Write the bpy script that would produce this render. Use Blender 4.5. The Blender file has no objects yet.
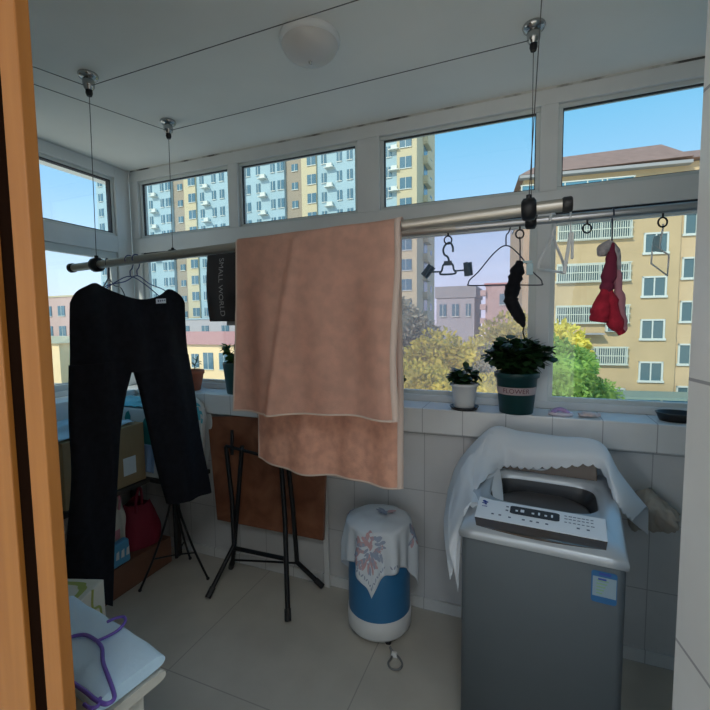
import bpy, math, random
from mathutils import Vector, Matrix, noise
random.seed(7)
sc = bpy.context.scene
col = sc.collection
PI = math.pi

# ------------------------------------------------------------------ camera
FPX = 421.0
YAW, PITCH, ROLL = 0.386644, 0.078177, -0.011668
CF = Vector((-math.sin(YAW)*math.cos(PITCH), math.cos(YAW)*math.cos(PITCH), -math.sin(PITCH)))
_r = Vector((math.cos(YAW), math.sin(YAW), 0)); _u = _r.cross(CF)
CR = math.cos(ROLL)*_r + math.sin(ROLL)*_u
CU = -math.sin(ROLL)*_r + math.cos(ROLL)*_u
EYE = Vector((0, 0, 1.5))
cam = bpy.data.cameras.new('camera'); cam.sensor_width = 36; cam.lens = 36*FPX/710; cam.clip_start = .02; cam.clip_end = 600
co = bpy.data.objects.new('camera', cam); col.objects.link(co)
M4 = Matrix((CR, CU, -CF)).transposed().to_4x4(); M4.translation = EYE
co.matrix_world = M4; sc.camera = co

def ray(x, y): return CF*FPX + CR*(x-355) + CU*(355-y)
def atY(x, y, v): d = ray(x, y); return EYE + d*(v/d.y)       # point of the room seen there at depth y = v
def atX(x, y, v): d = ray(x, y); return EYE + d*(v/d.x)
def atZ(x, y, v): d = ray(x, y); return EYE + d*((v-1.5)/d.z)

# ------------------------------------------------------------------ materials
def new_mat(name):
    m = bpy.data.materials.new(name); m.use_nodes = True
    nt = m.node_tree; return m, nt, nt.nodes['Principled BSDF']
def ramp2(nt, a, b, p0=.35, p1=.65):
    r = nt.nodes.new('ShaderNodeValToRGB'); r.color_ramp.elements[0].color = (*a, 1); r.color_ramp.elements[1].color = (*b, 1)
    r.color_ramp.elements[0].position = p0; r.color_ramp.elements[1].position = p1; return r
def mat(name, c, rough=.6, metal=0., spec=.4, var=.0, scale=20, bump=0., bscale=80, trans=0., sheen=0.):
    m, nt, b = new_mat(name)
    b.inputs['Base Color'].default_value = (*c, 1); b.inputs['Roughness'].default_value = rough
    b.inputs['Metallic'].default_value = metal; b.inputs['Specular IOR Level'].default_value = spec
    tc = nt.nodes.new('ShaderNodeTexCoord')
    if var:
        n = nt.nodes.new('ShaderNodeTexNoise'); n.inputs['Scale'].default_value = scale; n.inputs['Detail'].default_value = 4
        nt.links.new(tc.outputs['Object'], n.inputs['Vector'])
        r = ramp2(nt, tuple(max(0, v*(1-var)) for v in c), tuple(min(1, v*(1+var)) for v in c))
        nt.links.new(n.outputs['Fac'], r.inputs['Fac']); nt.links.new(r.outputs['Color'], b.inputs['Base Color'])
    if bump:
        n2 = nt.nodes.new('ShaderNodeTexNoise'); n2.inputs['Scale'].default_value = bscale; n2.inputs['Detail'].default_value = 3
        nt.links.new(tc.outputs['Object'], n2.inputs['Vector'])
        bp = nt.nodes.new('ShaderNodeBump'); bp.inputs['Strength'].default_value = bump; bp.inputs['Distance'].default_value = .004
        nt.links.new(n2.outputs['Fac'], bp.inputs['Height']); nt.links.new(bp.outputs['Normal'], b.inputs['Normal'])
    if trans:
        t = nt.nodes.new('ShaderNodeBsdfTranslucent'); t.inputs['Color'].default_value = (*c, 1)
        mx = nt.nodes.new('ShaderNodeMixShader'); mx.inputs[0].default_value = trans
        out = nt.nodes['Material Output']
        nt.links.new(b.outputs[0], mx.inputs[1]); nt.links.new(t.outputs[0], mx.inputs[2]); nt.links.new(mx.outputs[0], out.inputs['Surface'])
        if var: nt.links.new(r.outputs['Color'], t.inputs['Color'])
    return m
def tile_mat(name, c, grout, size, off, axes, gap=.004, rough=.3, var=.06, spec=.4):
    """rectangular tiles: axes = which two object axes carry the grid, off = where a joint lies"""
    m, nt, b = new_mat(name)
    tc = nt.nodes.new('ShaderNodeTexCoord'); sx = nt.nodes.new('ShaderNodeSeparateXYZ'); nt.links.new(tc.outputs['Object'], sx.inputs[0])
    def mth(op, a, bv):
        n = nt.nodes.new('ShaderNodeMath'); n.operation = op
        for i, v in enumerate((a, bv)):
            if v is None: continue
            if isinstance(v, (int, float)): n.inputs[i].default_value = v
            else: nt.links.new(v, n.inputs[i])
        return n.outputs[0]
    masks = []
    for ax, s, o in zip(axes, size, off):
        v = mth('SUBTRACT', sx.outputs[ax], o - s*50); v = mth('MODULO', v, s)
        v = mth('SUBTRACT', v, s/2); v = mth('ABSOLUTE', v, None)
        masks.append(mth('GREATER_THAN', v, s/2 - gap/2))
    mask = mth('MAXIMUM', masks[0], masks[1])
    n = nt.nodes.new('ShaderNodeTexNoise'); n.inputs['Scale'].default_value = 3.5; n.inputs['Detail'].default_value = 6
    nt.links.new(tc.outputs['Object'], n.inputs['Vector'])
    r = ramp2(nt, tuple(v*(1-var) for v in c), tuple(v*(1+var) for v in c)); nt.links.new(n.outputs['Fac'], r.inputs['Fac'])
    mx = nt.nodes.new('ShaderNodeMix'); mx.data_type = 'RGBA'
    nt.links.new(mask, mx.inputs['Factor']); nt.links.new(r.outputs['Color'], mx.inputs['A']); mx.inputs['B'].default_value = (*grout, 1)
    nt.links.new(mx.outputs['Result'], b.inputs['Base Color'])
    b.inputs['Roughness'].default_value = rough; b.inputs['Specular IOR Level'].default_value = spec
    bp = nt.nodes.new('ShaderNodeBump'); bp.inputs['Strength'].default_value = .3; bp.inputs['Distance'].default_value = .002; bp.invert = True
    nt.links.new(mask, bp.inputs['Height']); nt.links.new(bp.outputs['Normal'], b.inputs['Normal'])
    return m
def glass_mat(name, tint, gloss=.05, haze=0., hazecol=(.8, .78, .85)):
    m, nt, b = new_mat(name); nt.nodes.remove(b); out = nt.nodes['Material Output']
    t = nt.nodes.new('ShaderNodeBsdfTransparent'); t.inputs[0].default_value = (*tint, 1)
    g = nt.nodes.new('ShaderNodeBsdfGlossy'); g.inputs['Roughness'].default_value = .02
    mx = nt.nodes.new('ShaderNodeMixShader'); mx.inputs[0].default_value = gloss
    nt.links.new(t.outputs[0], mx.inputs[1]); nt.links.new(g.outputs[0], mx.inputs[2]); last = mx.outputs[0]
    if haze:
        tr = nt.nodes.new('ShaderNodeBsdfTranslucent'); tr.inputs[0].default_value = (*hazecol, 1)
        df = nt.nodes.new('ShaderNodeBsdfDiffuse'); df.inputs[0].default_value = (*hazecol, 1)
        a = nt.nodes.new('ShaderNodeMixShader'); a.inputs[0].default_value = .3
        nt.links.new(tr.outputs[0], a.inputs[1]); nt.links.new(df.outputs[0], a.inputs[2])
        m2 = nt.nodes.new('ShaderNodeMixShader')
        tc = nt.nodes.new('ShaderNodeTexCoord'); n = nt.nodes.new('ShaderNodeTexNoise'); n.inputs['Scale'].default_value = 3; n.inputs['Detail'].default_value = 5
        nt.links.new(tc.outputs['Object'], n.inputs['Vector'])
        mr = nt.nodes.new('ShaderNodeMapRange'); mr.inputs['From Min'].default_value = .3; mr.inputs['From Max'].default_value = .7
        mr.inputs['To Min'].default_value = haze*.75; mr.inputs['To Max'].default_value = haze*1.25
        nt.links.new(n.outputs['Fac'], mr.inputs['Value']); nt.links.new(mr.outputs[0], m2.inputs[0])
        nt.links.new(last, m2.inputs[1]); nt.links.new(a.outputs[0], m2.inputs[2]); last = m2.outputs[0]
    nt.links.new(last, out.inputs['Surface']); return m

M = {}
M['ceiling'] = mat('ceiling_paint', (.83, .83, .79), .9, var=.03, scale=2, bump=.05, bscale=120)
M['pvc'] = mat('white_pvc', (.72, .74, .74), .45, var=.04, scale=4)
M['pvc_sash'] = mat('sash_pvc', (.64, .68, .67), .45, var=.04, scale=4)
M['gasket'] = mat('black_gasket', (.02, .02, .025), .6)
M['glass'] = glass_mat('window_glass', (.93, .97, .97), .035)
M['glass_dusty'] = glass_mat('dusty_window_glass', (.93, .90, .95), .03, .16, (.95, .76, .74))
M['walltile'] = tile_mat('wall_tile', (.62, .62, .62), (.40, .40, .41), (.195, .30), (.115, .93), (0, 2))
M['silltile'] = tile_mat('sill_tile', (.70, .71, .71), (.42, .42, .43), (.195, .40), (.115, .80), (0, 2), .004, .25)
M['leftsill'] = tile_mat('left_sill_tile', (.70, .71, .71), (.42, .42, .43), (.195, .40), (.115, .80), (1, 2), .004, .25)
M['jambtile'] = tile_mat('jamb_tile', (.78, .77, .75), (.36, .35, .36), (.9, .59), (4.9, 1.37), (1, 2), .007, .3, .04)
M['floortile'] = tile_mat('floor_tile', (.56, .53, .47), (.38, .355, .32), (.80, .80), (-.615, 1.28), (0, 1), .005, .42, .07, .3)
m_, nt_, b_ = new_mat('stained_sealant'); M['mould'] = m_
n_ = nt_.nodes.new('ShaderNodeTexNoise'); n_.inputs['Scale'].default_value = 6; n_.inputs['Detail'].default_value = 6
tc_ = nt_.nodes.new('ShaderNodeTexCoord'); nt_.links.new(tc_.outputs['Object'], n_.inputs['Vector'])
r_ = ramp2(nt_, (.08, .075, .07), (.62, .62, .59), .36, .50); nt_.links.new(n_.outputs['Fac'], r_.inputs['Fac']); nt_.links.new(r_.outputs['Color'], b_.inputs['Base Color'])
M['plaster'] = mat('white_plaster', (.66, .66, .64), .9)
def wood(name, a, b2, sc_=(14, 14, 1.2), rough=.42):
    m, nt, b = new_mat(name); tc = nt.nodes.new('ShaderNodeTexCoord'); mp = nt.nodes.new('ShaderNodeMapping'); mp.inputs['Scale'].default_value = sc_
    n = nt.nodes.new('ShaderNodeTexNoise'); n.inputs['Scale'].default_value = 2.2; n.inputs['Detail'].default_value = 6; n.inputs['Distortion'].default_value = .6
    r = ramp2(nt, a, b2, .3, .7)
    nt.links.new(tc.outputs['Object'], mp.inputs[0]); nt.links.new(mp.outputs[0], n.inputs['Vector']); nt.links.new(n.outputs['Fac'], r.inputs['Fac'])
    nt.links.new(r.outputs['Color'], b.inputs['Base Color']); b.inputs['Roughness'].default_value = rough; return m
M['orangewood'] = wood('orange_wood', (.36, .13, .022), (.44, .175, .036))
M['gapdark'] = mat('dark_gap_shade', (.010, .004, .002), .9, spec=.02)
M['marble'] = wood('brown_marbled_laminate', (.16, .055, .028), (.34, .14, .075), (3, 3, 3), .3)
M['dark_steel'] = mat('black_steel', (.016, .017, .02), .4, .3)
M['chrome'] = mat('chrome', (.42, .43, .43), .22, 1)
M['alu'] = mat('champagne_aluminium', (.50, .47, .42), .38, .8)
M['alu_grey'] = mat('grey_aluminium', (.45, .45, .46), .3, .85)
M['cord'] = mat('steel_cord', (.09, .09, .09), .5, .5)
M['blackplastic'] = mat('black_plastic', (.02, .02, .022), .45)
M['opal'] = mat('opal_glass', (.62, .60, .58), .3)
M['blackcloth'] = mat('black_cotton', (.0085, .0088, .012), .85, var=.25, scale=40, bump=.25, bscale=300, spec=.15)
M['bagcloth'] = mat('charcoal_cloth', (.045, .042, .045), .8, bump=.2, bscale=200)
M['print_grey'] = mat('grey_print', (.40, .40, .40), .7)
def towel_mat():
    m = mat('peach_towel', (.86, .57, .46), .95, var=.07, scale=22, bump=.9, bscale=420, trans=.45, spec=.05)
    return m
M['towel'] = towel_mat()
M['towel_back'] = mat('peach_towel_painted_glow', (.95, .56, .42), .95, var=.12, scale=30, bump=.9, bscale=420, trans=.40, spec=.05)  # back half of the towel, backlight glow put into a brighter peach
M['towel_hem'] = mat('pale_towel_hem', (.86, .72, .64), .95, bump=.5, bscale=400, trans=.3, spec=.05)
M['bluewire'] = mat('blue_coated_wire', (.03, .05, .20), .4)
M['darkwire'] = mat('dark_wire', (.03, .035, .06), .4)
M['whiteplastic'] = mat('white_plastic', (.72, .73, .73), .35)
M['bluegrey'] = mat('blue_grey_plastic', (.085, .125, .175), .4)
M['violet'] = mat('violet_plastic', (.17, .11, .50), .35)
M['paleblue'] = mat('pale_blue_plastic', (.42, .60, .66), .35)
M['redcloth'] = mat('red_knit', (.52, .025, .055), .9, var=.2, scale=40, bump=.5, bscale=300, trans=.2)
M['pinkcloth'] = mat('pink_knit', (.66, .30, .36), .9, bump=.5, bscale=300, trans=.25)
M['maroon'] = mat('maroon_knit', (.24, .03, .07), .9, bump=.5, bscale=300, trans=.2)
M['greyknit'] = mat('grey_white_knit', (.50, .46, .47), .9, var=.2, scale=60, bump=.6, bscale=300, trans=.2)
M['whitecloth'] = mat('white_cloth', (.74, .80, .86), .9, var=.03, scale=5, bump=.2, bscale=200, trans=.12)
M['lace'] = mat('white_lace', (.80, .85, .90), .9, bump=.3, bscale=250, trans=.2)
M['quilt'] = mat('pale_blue_cotton', (.56, .78, .98), .9, var=.03, scale=6, bump=.25, bscale=60)
M['quilt_under'] = mat('cream_cotton', (.60, .60, .55), .9, bump=.4, bscale=80)
M['silver'] = mat('silver_plastic', (.46, .50, .54), .35, .35)
M['bodysteel'] = mat('grey_coated_steel', (.125, .15, .17), .42, .35, var=.04, scale=3)
M['panel'] = mat('control_panel_white', (.70, .76, .82), .3)
M['smoke'] = mat('smoked_brown_plastic', (.07, .052, .04), .18)
M['drum'] = mat('drum_steel', (.22, .22, .23), .35, .9)
M['collar'] = mat('dark_grey_plastic', (.03, .032, .036), .35)
M['ink'] = mat('dark_print', (.10, .13, .20), .5)
M['logo'] = mat('blue_print', (.03, .06, .30), .5)
M['stickerblue'] = mat('blue_sticker', (.015, .11, .27), .4)
M['stickerpale'] = mat('pale_sticker', (.22, .31, .38), .4)
M['stickergreen'] = mat('green_sticker', (.20, .34, .22), .4)
M['bluebody'] = mat('blue_plastic', (.035, .17, .36), .35)
M['flower_pink'] = mat('pink_thread', (.56, .37, .40), .8)
M['flower_blue'] = mat('blue_thread', (.33, .39, .52), .8)
M['greenpot'] = mat('teal_green_plastic', (.006, .040, .040), .4)
M['potband'] = mat('pale_pink_band', (.42, .33, .33), .6)
M['bandink'] = mat('band_print', (.13, .035, .06), .6)
M['tealpot'] = mat('dark_teal_ceramic', (.035, .085, .085), .35)
M['terracotta'] = mat('terracotta', (.42, .12, .06), .7)
M['soil'] = mat('soil', (.03, .02, .014), .95, bump=.6)
M['leafdark'] = mat('dark_glossy_leaf', (.018, .055, .016), .4, var=.5, scale=25, trans=.15)
M['leaflight'] = mat('mid_green_leaf', (.05, .13, .03), .45, var=.5, scale=25, trans=.2)
M['stem'] = mat('plant_stem', (.06, .07, .03), .7)
M['mauve'] = mat('mauve_foam', (.48, .33, .58), .6)
M['palelilac'] = mat('pale_lilac_foam', (.68, .64, .74), .6)
M['tissue'] = mat('pale_pink_paper', (.66, .55, .54), .8)
M['carton'] = mat('brown_cardboard', (.33, .235, .125), .85, var=.06, scale=8)
M['redcarton'] = mat('reddish_cardboard', (.20, .095, .06), .85, var=.08, scale=8)
M['cream'] = mat('cream_card', (.66, .66, .58), .7)
M['whitecard'] = mat('white_card', (.70, .74, .74), .6)
M['tealprint'] = mat('teal_print', (.02, .26, .25), .5)
M['greenprint'] = mat('olive_green_print', (.36, .42, .12), .6)
M['cyanplastic'] = mat('cyan_plastic_film', (.14, .55, .66), .25, trans=.25)
M['paleprint'] = mat('pale_blue_plastic_film', (.50, .68, .78), .35, trans=.25)
M['redbag'] = mat('crimson_cloth', (.22, .012, .035), .7, bump=.4, bscale=100)
M['bluepack'] = mat('sky_blue_film', (.10, .36, .60), .3)
M['bluegauze'] = mat('pale_blue_cloth', (.24, .38, .62), .9, bump=.4, bscale=90)
M['darkshelf'] = mat('dark_brown_board', (.03, .024, .02), .6)
M['rag'] = mat('beige_rag', (.42, .38, .33), .95, bump=.6, bscale=90)
M['grey_cable'] = mat('grey_cable', (.20, .20, .20), .5)
# outdoors
M['yellow'] = mat('ochre_render', (.56, .42, .24), .9, var=.05, scale=.7)
M['yellow_pale'] = mat('pale_ochre_render', (.64, .48, .29), .9, var=.05, scale=.7)
M['rooftile'] = mat('brown_roof_tile', (.36, .22, .17), .9, var=.1, scale=2)
M['roofsoffit'] = mat('grey_eave', (.36, .36, .36), .8)
M['blueglass'] = mat('blue_glazing', (.10, .26, .36), .15)
M['extglass'] = mat('outdoor_window_glass', (.10, .17, .19), .12)
M['extframe'] = mat('outdoor_white_frame', (.66, .70, .64), .5)
M['grille'] = mat('white_painted_bars', (.62, .66, .56), .5)
M['shedroof'] = mat('grey_green_sheet_roof', (.24, .32, .27), .6)
M['tower_white'] = mat('pale_blue_white_render', (.38, .53, .58), .9, var=.03, scale=.3)
M['tower_beige'] = mat('beige_render', (.36, .31, .24), .9)
M['tower_cream'] = mat('cream_render', (.60, .53, .35), .9)
M['tower_glass'] = mat('tower_glass', (.10, .20, .26), .2)
M['pinkwall'] = mat('pinkish_render', (.58, .42, .38), .9)
M['greywall'] = mat('grey_render', (.46, .45, .46), .9)
M['pinkroof'] = mat('faded_red_roof', (.62, .30, .27), .9)
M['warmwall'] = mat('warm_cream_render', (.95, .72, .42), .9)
M['ground'] = mat('ground_paving', (.42, .41, .38), .95, var=.15, scale=.5)
M['tree_a'] = mat('yellow_green_leaves', (.74, .62, .12), .8, var=.4, scale=1.5, trans=.3)
M['tree_b'] = mat('bright_green_leaves', (.28, .46, .10), .8, var=.4, scale=1.5, trans=.3)
M['tree_c'] = mat('dull_grey_green_leaves', (.34, .33, .23), .8, var=.4, scale=1.5, trans=.25)
M['bark'] = mat('bark', (.10, .075, .05), .95)

# ------------------------------------------------------------------ mesh builder
class MB:
    def __init__(s): s.v = []; s.f = []; s.mi = []; s.cur = 0; s.sm = []
    def add(s, vs, fs, smooth=False):
        n = len(s.v); s.v += [Vector(p) for p in vs]
        for f in fs: s.f.append([n+i for i in f]); s.mi.append(s.cur); s.sm.append(smooth)
        return s
    def box(s, x0, x1, y0, y1, z0, z1):
        return s.add([(x0,y0,z0),(x1,y0,z0),(x1,y1,z0),(x0,y1,z0),(x0,y0,z1),(x1,y0,z1),(x1,y1,z1),(x0,y1,z1)],
                     [(0,3,2,1),(4,5,6,7),(0,1,5,4),(1,2,6,5),(2,3,7,6),(3,0,4,7)])
    def prism(s, poly, z0, z1):
        n = len(poly)
        return s.add([(x,y,z0) for x,y in poly]+[(x,y,z1) for x,y in poly],
                     [list(range(n))[::-1], list(range(n, 2*n))]+[(i,(i+1)%n,n+(i+1)%n,n+i) for i in range(n)])
    def hexa(s, p):  # eight corners, bottom loop then top loop
        return s.add(p, [(0,3,2,1),(4,5,6,7),(0,1,5,4),(1,2,6,5),(2,3,7,6),(3,0,4,7)])
    def tube(s, pts, r, n=8, closed=False, cap=True, flat=1.0):
        pts = [Vector(p) for p in pts]; L = len(pts)
        rad = r if isinstance(r, (list, tuple)) else [r]*L
        prev = None; rings = []
        for i, p in enumerate(pts):
            if closed: t = pts[(i+1)%L]-pts[i-1]
            else: t = pts[min(i+1, L-1)]-pts[max(i-1, 0)]
            t.normalize()
            if prev is None:
                a = Vector((0,0,1)) if abs(t.z) < .9 else Vector((1,0,0)); prev = t.cross(a).normalized()
            prev = (prev - t*prev.dot(t))
            if prev.length < 1e-6: prev = t.orthogonal()
            prev.normalize(); b = t.cross(prev)
            rings.append([p + (prev*math.cos(2*PI*k/n) + b*math.sin(2*PI*k/n)*flat)*rad[i] for k in range(n)])
        vs = [v for rr in rings for v in rr]; fs = []
        for i in range(L if closed else L-1):
            j = (i+1) % L
            for k in range(n): fs.append((i*n+k, i*n+(k+1)%n, j*n+(k+1)%n, j*n+k))
        s.add(vs, fs, True)
        if cap and not closed:
            s.add(rings[0], [list(range(n))[::-1]]); s.add(rings[-1], [list(range(n))])
        return s
    def lathe(s, prof, c=(0,0,0), n=32, sx=1, sy=1, smooth=True):
        c = Vector(c); vs = []; fs = []
        for r, z in prof: vs += [c+Vector((r*sx*math.cos(2*PI*k/n), r*sy*math.sin(2*PI*k/n), z)) for k in range(n)]
        for i in range(len(prof)-1):
            for k in range(n): fs.append((i*n+k, i*n+(k+1)%n, (i+1)*n+(k+1)%n, (i+1)*n+k))
        s.add(vs, fs, smooth)
        if prof[0][0] > 1e-5: s.add(vs[:n], [list(range(n))[::-1]])
        if prof[-1][0] > 1e-5: s.add(vs[-n:], [list(range(n))])
        return s
    def grid(s, fn, nu, nv, smooth=True):
        vs = [fn(i/nu, j/nv) for j in range(nv+1) for i in range(nu+1)]; w = nu+1
        return s.add(vs, [(j*w+i, j*w+i+1, (j+1)*w+i+1, (j+1)*w+i) for j in range(nv) for i in range(nu)], smooth)
    def ball(s, c, r, n=12, sx=1, sy=1, sz=1):
        return s.lathe([(max(1e-6, r*math.sin(PI*i/n)), -r*sz*math.cos(PI*i/n)) for i in range(n+1)], c, n*2, sx, sy)
    def leaf(s, base, d, up, L, W, curl=.25):
        d = d.normalized(); sd = d.cross(up)
        if sd.length < 1e-4: sd = d.orthogonal()
        sd.normalize(); nn = sd.cross(d)
        P = lambda a, b: base + d*(L*a) + sd*(W*b) + nn*(curl*L*(-a*a*.6 + abs(b)*.25))
        return s.add([P(0,0), P(.3,.42), P(.3,0), P(.3,-.42), P(.7,.45), P(.7,0), P(.7,-.45), P(1,0)],
                     [(0,2,1),(0,3,2),(1,2,5,4),(2,3,6,5),(4,5,7),(5,6,7)], True)
    def text(s, body, size, fn):
        cu = bpy.data.curves.new('t', 'FONT'); cu.body = body; cu.size = size; cu.align_x = 'CENTER'; cu.align_y = 'CENTER'
        o = bpy.data.objects.new('t', cu); col.objects.link(o)
        me = o.to_mesh(); vs = [fn(v.co.x, v.co.y) for v in me.vertices]; fs = [list(p.vertices) for p in me.polygons]
        s.add(vs, fs); o.to_mesh_clear(); bpy.data.objects.remove(o); bpy.data.curves.remove(cu); return s
    def build(s, name, mats, parent=None, bev=0, solid=0, sub=0, origin=None, segs=2):
        if not isinstance(mats, (list, tuple)): mats = [mats]
        me = bpy.data.meshes.new(name)
        if parent is not None:
            L = world_of(parent)
        else:
            if origin is None:
                xs = [v.x for v in s.v]; ys = [v.y for v in s.v]; zs = [v.z for v in s.v]
                origin = ((min(xs)+max(xs))/2, (min(ys)+max(ys))/2, min(zs))
            L = Matrix.Translation(Vector(origin))
        inv = L.inverted()
        me.from_pydata([inv @ v for v in s.v], [], s.f)
        for m in mats: me.materials.append(m)
        for p, i, sm in zip(me.polygons, s.mi, s.sm): p.material_index = i; p.use_smooth = sm
        me.update()
        o = bpy.data.objects.new(name, me); col.objects.link(o)
        if parent is not None: o.parent = parent
        else: o.matrix_world = L
        if bev:
            b = o.modifiers.new('bevel', 'BEVEL'); b.width = bev; b.segments = segs; b.limit_method = 'ANGLE'; b.angle_limit = .6
        if solid:
            d = o.modifiers.new('solid', 'SOLIDIFY'); d.thickness = solid; d.offset = 0
        if sub:
            d = o.modifiers.new('sub', 'SUBSURF'); d.levels = sub; d.render_levels = sub
        return o
def world_of(o):
    m = Matrix.LocRotScale(o.location, o.rotation_euler, o.scale)
    return world_of(o.parent) @ m if o.parent else m
def thing(name, label, cat, loc=(0,0,0), rz=0, group=None):
    o = bpy.data.objects.new(name, None); col.objects.link(o); o.location = loc; o.rotation_euler = (0,0,rz); o.empty_display_size = .05
    return tag(o, label, cat, group)
def tag(o, label, cat, group=None, kind=None):
    o['label'] = label; o['category'] = cat
    if group: o['group'] = group
    if kind: o['kind'] = kind
    return o
def struct(o): o['kind'] = 'structure'; return o
def copy_tree(o, parent=None):
    c = o.copy(); col.objects.link(c)
    if parent is not None: c.parent = parent
    for ch in list(o.children): copy_tree(ch, c)
    return c
def S(mb, name, m, parent=None, **k):
    o = mb.build(name, m, parent, origin=None if parent else (0,0,0), **k)
    return o if parent else struct(o)
def cr(pts, n=6, closed=False):
    """smooth curve through points"""
    P = [Vector(p) for p in pts]; out = []; L = len(P)
    for i in range(L if closed else L-1):
        p0 = P[(i-1) % L] if closed or i > 0 else P[0]; p1 = P[i]; p2 = P[(i+1) % L]; p3 = P[(i+2) % L] if closed or i+2 < L else P[-1]
        for k in range(n):
            t = k/n; out.append(.5*((2*p1)+(p2-p0)*t+(2*p0-5*p1+4*p2-p3)*t*t+(3*p1-p0-3*p2+p3)*t*t*t))
    if not closed: out.append(P[-1])
    return out
def patch(rows):
    """smooth surface function through a grid of points"""
    nr, nc = len(rows), len(rows[0]); R = [[Vector(p) for p in r] for r in rows]
    def c1(p, t):
        n = len(p)-1; f = min(t*n, n-1e-6); i = int(f); t = f-i
        p0 = p[max(i-1, 0)]; p1 = p[i]; p2 = p[i+1]; p3 = p[min(i+2, n)]
        return .5*((2*p1)+(p2-p0)*t+(2*p0-5*p1+4*p2-p3)*t*t+(3*p1-p0-3*p2+p3)*t*t*t)
    return lambda u, v: c1([c1(r, u) for r in R], v)
def nz(p, s=1.): return noise.noise(Vector(p)*s)

# ================================================================== THE ROOM
H = 2.566
S(MB().box(-3.0, 1.45, -4.6, 2.36, -.12, 0), 'floor', M['floortile'])
S(MB().box(-3.0, 1.45, -4.6, 2.40, H, H+.25), 'ceiling', M['ceiling'])
S(MB().box(-2.70, 1.35, 2.08, 2.34, 0, .947), 'wall_back', M['walltile'])
mb = MB().box(-2.70, 1.35, 2.03, 2.34, .947, 1.07)
S(mb, 'trim_1', M['silltile'], bev=.006)                                  # window sill of the back wall
S(MB().box(-2.75, -2.46, 1.12, 2.08, 0, .947).box(-2.75, -2.597, -4.6, 1.12, 0, H), 'wall_left', M['plaster'])
S(MB().box(-2.75, -2.41, 1.12, 2.03, .947, 1.07), 'trim_2', M['leftsill'], bev=.006)
S(MB().box(1.20, 1.35, -4.6, 2.08, 0, H), 'wall_outer', M['plaster'])
# splayed tiled jamb at the right hand
S(MB().prism([(.325, 1.10), (.4916, .08), (1.20, .08), (1.20, 1.10)], 0, H), 'wall_right', M['jambtile'])
S(MB().box(-2.597, -1.30, .40, .46, 0, H), 'wall_front', M['plaster'])
S(MB().box(-2.46, 1.2, 2.066, 2.08, 0, .06), 'baseboard_back', M['silltile'])

# ---- back window
FY = 2.22
def ring(mb, x0, x1, z0, z1, t, y0, y1):
    mb.box(x0, x1, y0, y1, z1-t, z1); mb.box(x0, x1, y0, y1, z0, z0+t)
    mb.box(x0, x0+t, y0, y1, z0+t, z1-t); mb.box(x1-t, x1, y0, y1, z0+t, z1-t)
panes = [(-2.500, -1.771), (-1.658, -.900), (-.728, .022), (.142, 1.12)]
fr = MB()
e = .022
fr.box(-2.60, 1.20, FY, 2.30, 2.470+e, H)                                   # head
fr.box(-2.60, 1.20, FY, 2.30, 2.000, 2.123-e)                               # transom
fr.box(-2.60, 1.20, FY, 2.30, 1.07, 1.105)                                  # bottom
for a, b in ((-2.60, -2.500-e), (-1.771+e, -1.658-e), (-.900+e, -.728-e), (.022+e, .142-e), (1.12+e, 1.20)):
    fr.box(a, b, FY, 2.30, 2.123-e, 2.470+e)
for a, b in ((-2.60, -2.515), (-1.735, -1.675), (.040, .100), (1.13, 1.20)): fr.box(a, b, FY, 2.30, 1.105, 2.0)
w1 = S(fr, 'window_1', M['pvc'], bev=.003)
bead = MB(); gk = MB()
for a, b in panes:
    ring(bead, a-e, b+e, 2.123-e, 2.470+e, e-.003, FY+.018, 2.285)
    ring(gk, a-.004, b+.004, 2.119, 2.474, .005, FY+.026, 2.262)
bead.build('glazing_bead', M['pvc_sash'], w1, bev=.003)
gk.build('gasket', M['gasket'], w1)
tr = MB().box(-2.5, 1.13, FY+.008, FY+.012, 1.972, 2.0).box(-2.5, 1.13, FY+.034, FY+.038, 1.965, 2.0)
tr.build('sliding_track', M['gasket'], w1)
for a, b in panes: MB().box(a-.01, b+.01, 2.252, 2.257, 2.115, 2.463).build('pane', M['glass'], w1)
for k, (a, b, yy) in enumerate(((-2.515, -1.70, 2.236), (-1.71, -.80, 2.262), (-.84, .048, 2.236), (.080, 1.13, 2.236))):
    sm = MB(); ring(sm, a, b, 1.085, 1.985, .042, yy, yy+.024)
    sh = sm.build('sash', M['pvc_sash'], w1, bev=.003)
    MB().box(a+.04, b-.04, yy+.010, yy+.014, 1.12, 1.95).build('pane', M['glass_dusty'] if k == 2 else M['glass'], sh)

S(MB().box(-2.58, 1.18, FY-.004, FY, H-.008, H), 'trim_3', M['mould'])       # stained sealant along the ceiling
# ---- left window
FX = -2.597
def ringx(mb, y0, y1, z0, z1, t, x0, x1):
    mb.box(x0, x1, y0, y1, z1-t, z1); mb.box(x0, x1, y0, y1, z0, z0+t)
    mb.box(x0, x1, y0, y0+t, z0+t, z1-t); mb.box(x0, x1, y1-t, y1, z0+t, z1-t)
fl = MB()
for z0, z1 in ((2.470+e, H), (1.992, 2.125-e), (1.07, 1.105)): fl.box(-2.68, FX, 1.22, 2.085+e, z0, z1)
fl.box(-2.68, FX, 2.085+e, FY-.0005, 1.07, H); fl.box(-2.68, FX, 1.12, 1.22, 1.07, H)
w2 = S(fl, 'window_2', M['pvc'], bev=.003)
bd = MB(); g2 = MB()
ringx(bd, 1.22, 2.085+e, 2.125-e, 2.470+e, e-.003, -2.66, FX-.018); ringx(g2, 1.24, 2.089, 2.121, 2.474, .007, -2.655, FX-.022)
ringx(g2, 1.27, 2.06, 1.135, 1.98, .006, -2.655, FX-.03)
bd.build('glazing_bead', M['pvc_sash'], w2, bev=.003); g2.build('gasket', M['gasket'], w2)
sm = MB(); ringx(sm, 1.22, 2.085+e, 1.09, 1.992, .05, -2.645, -2.615); sh = sm.build('sash', M['pvc_sash'], w2, bev=.003)
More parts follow.
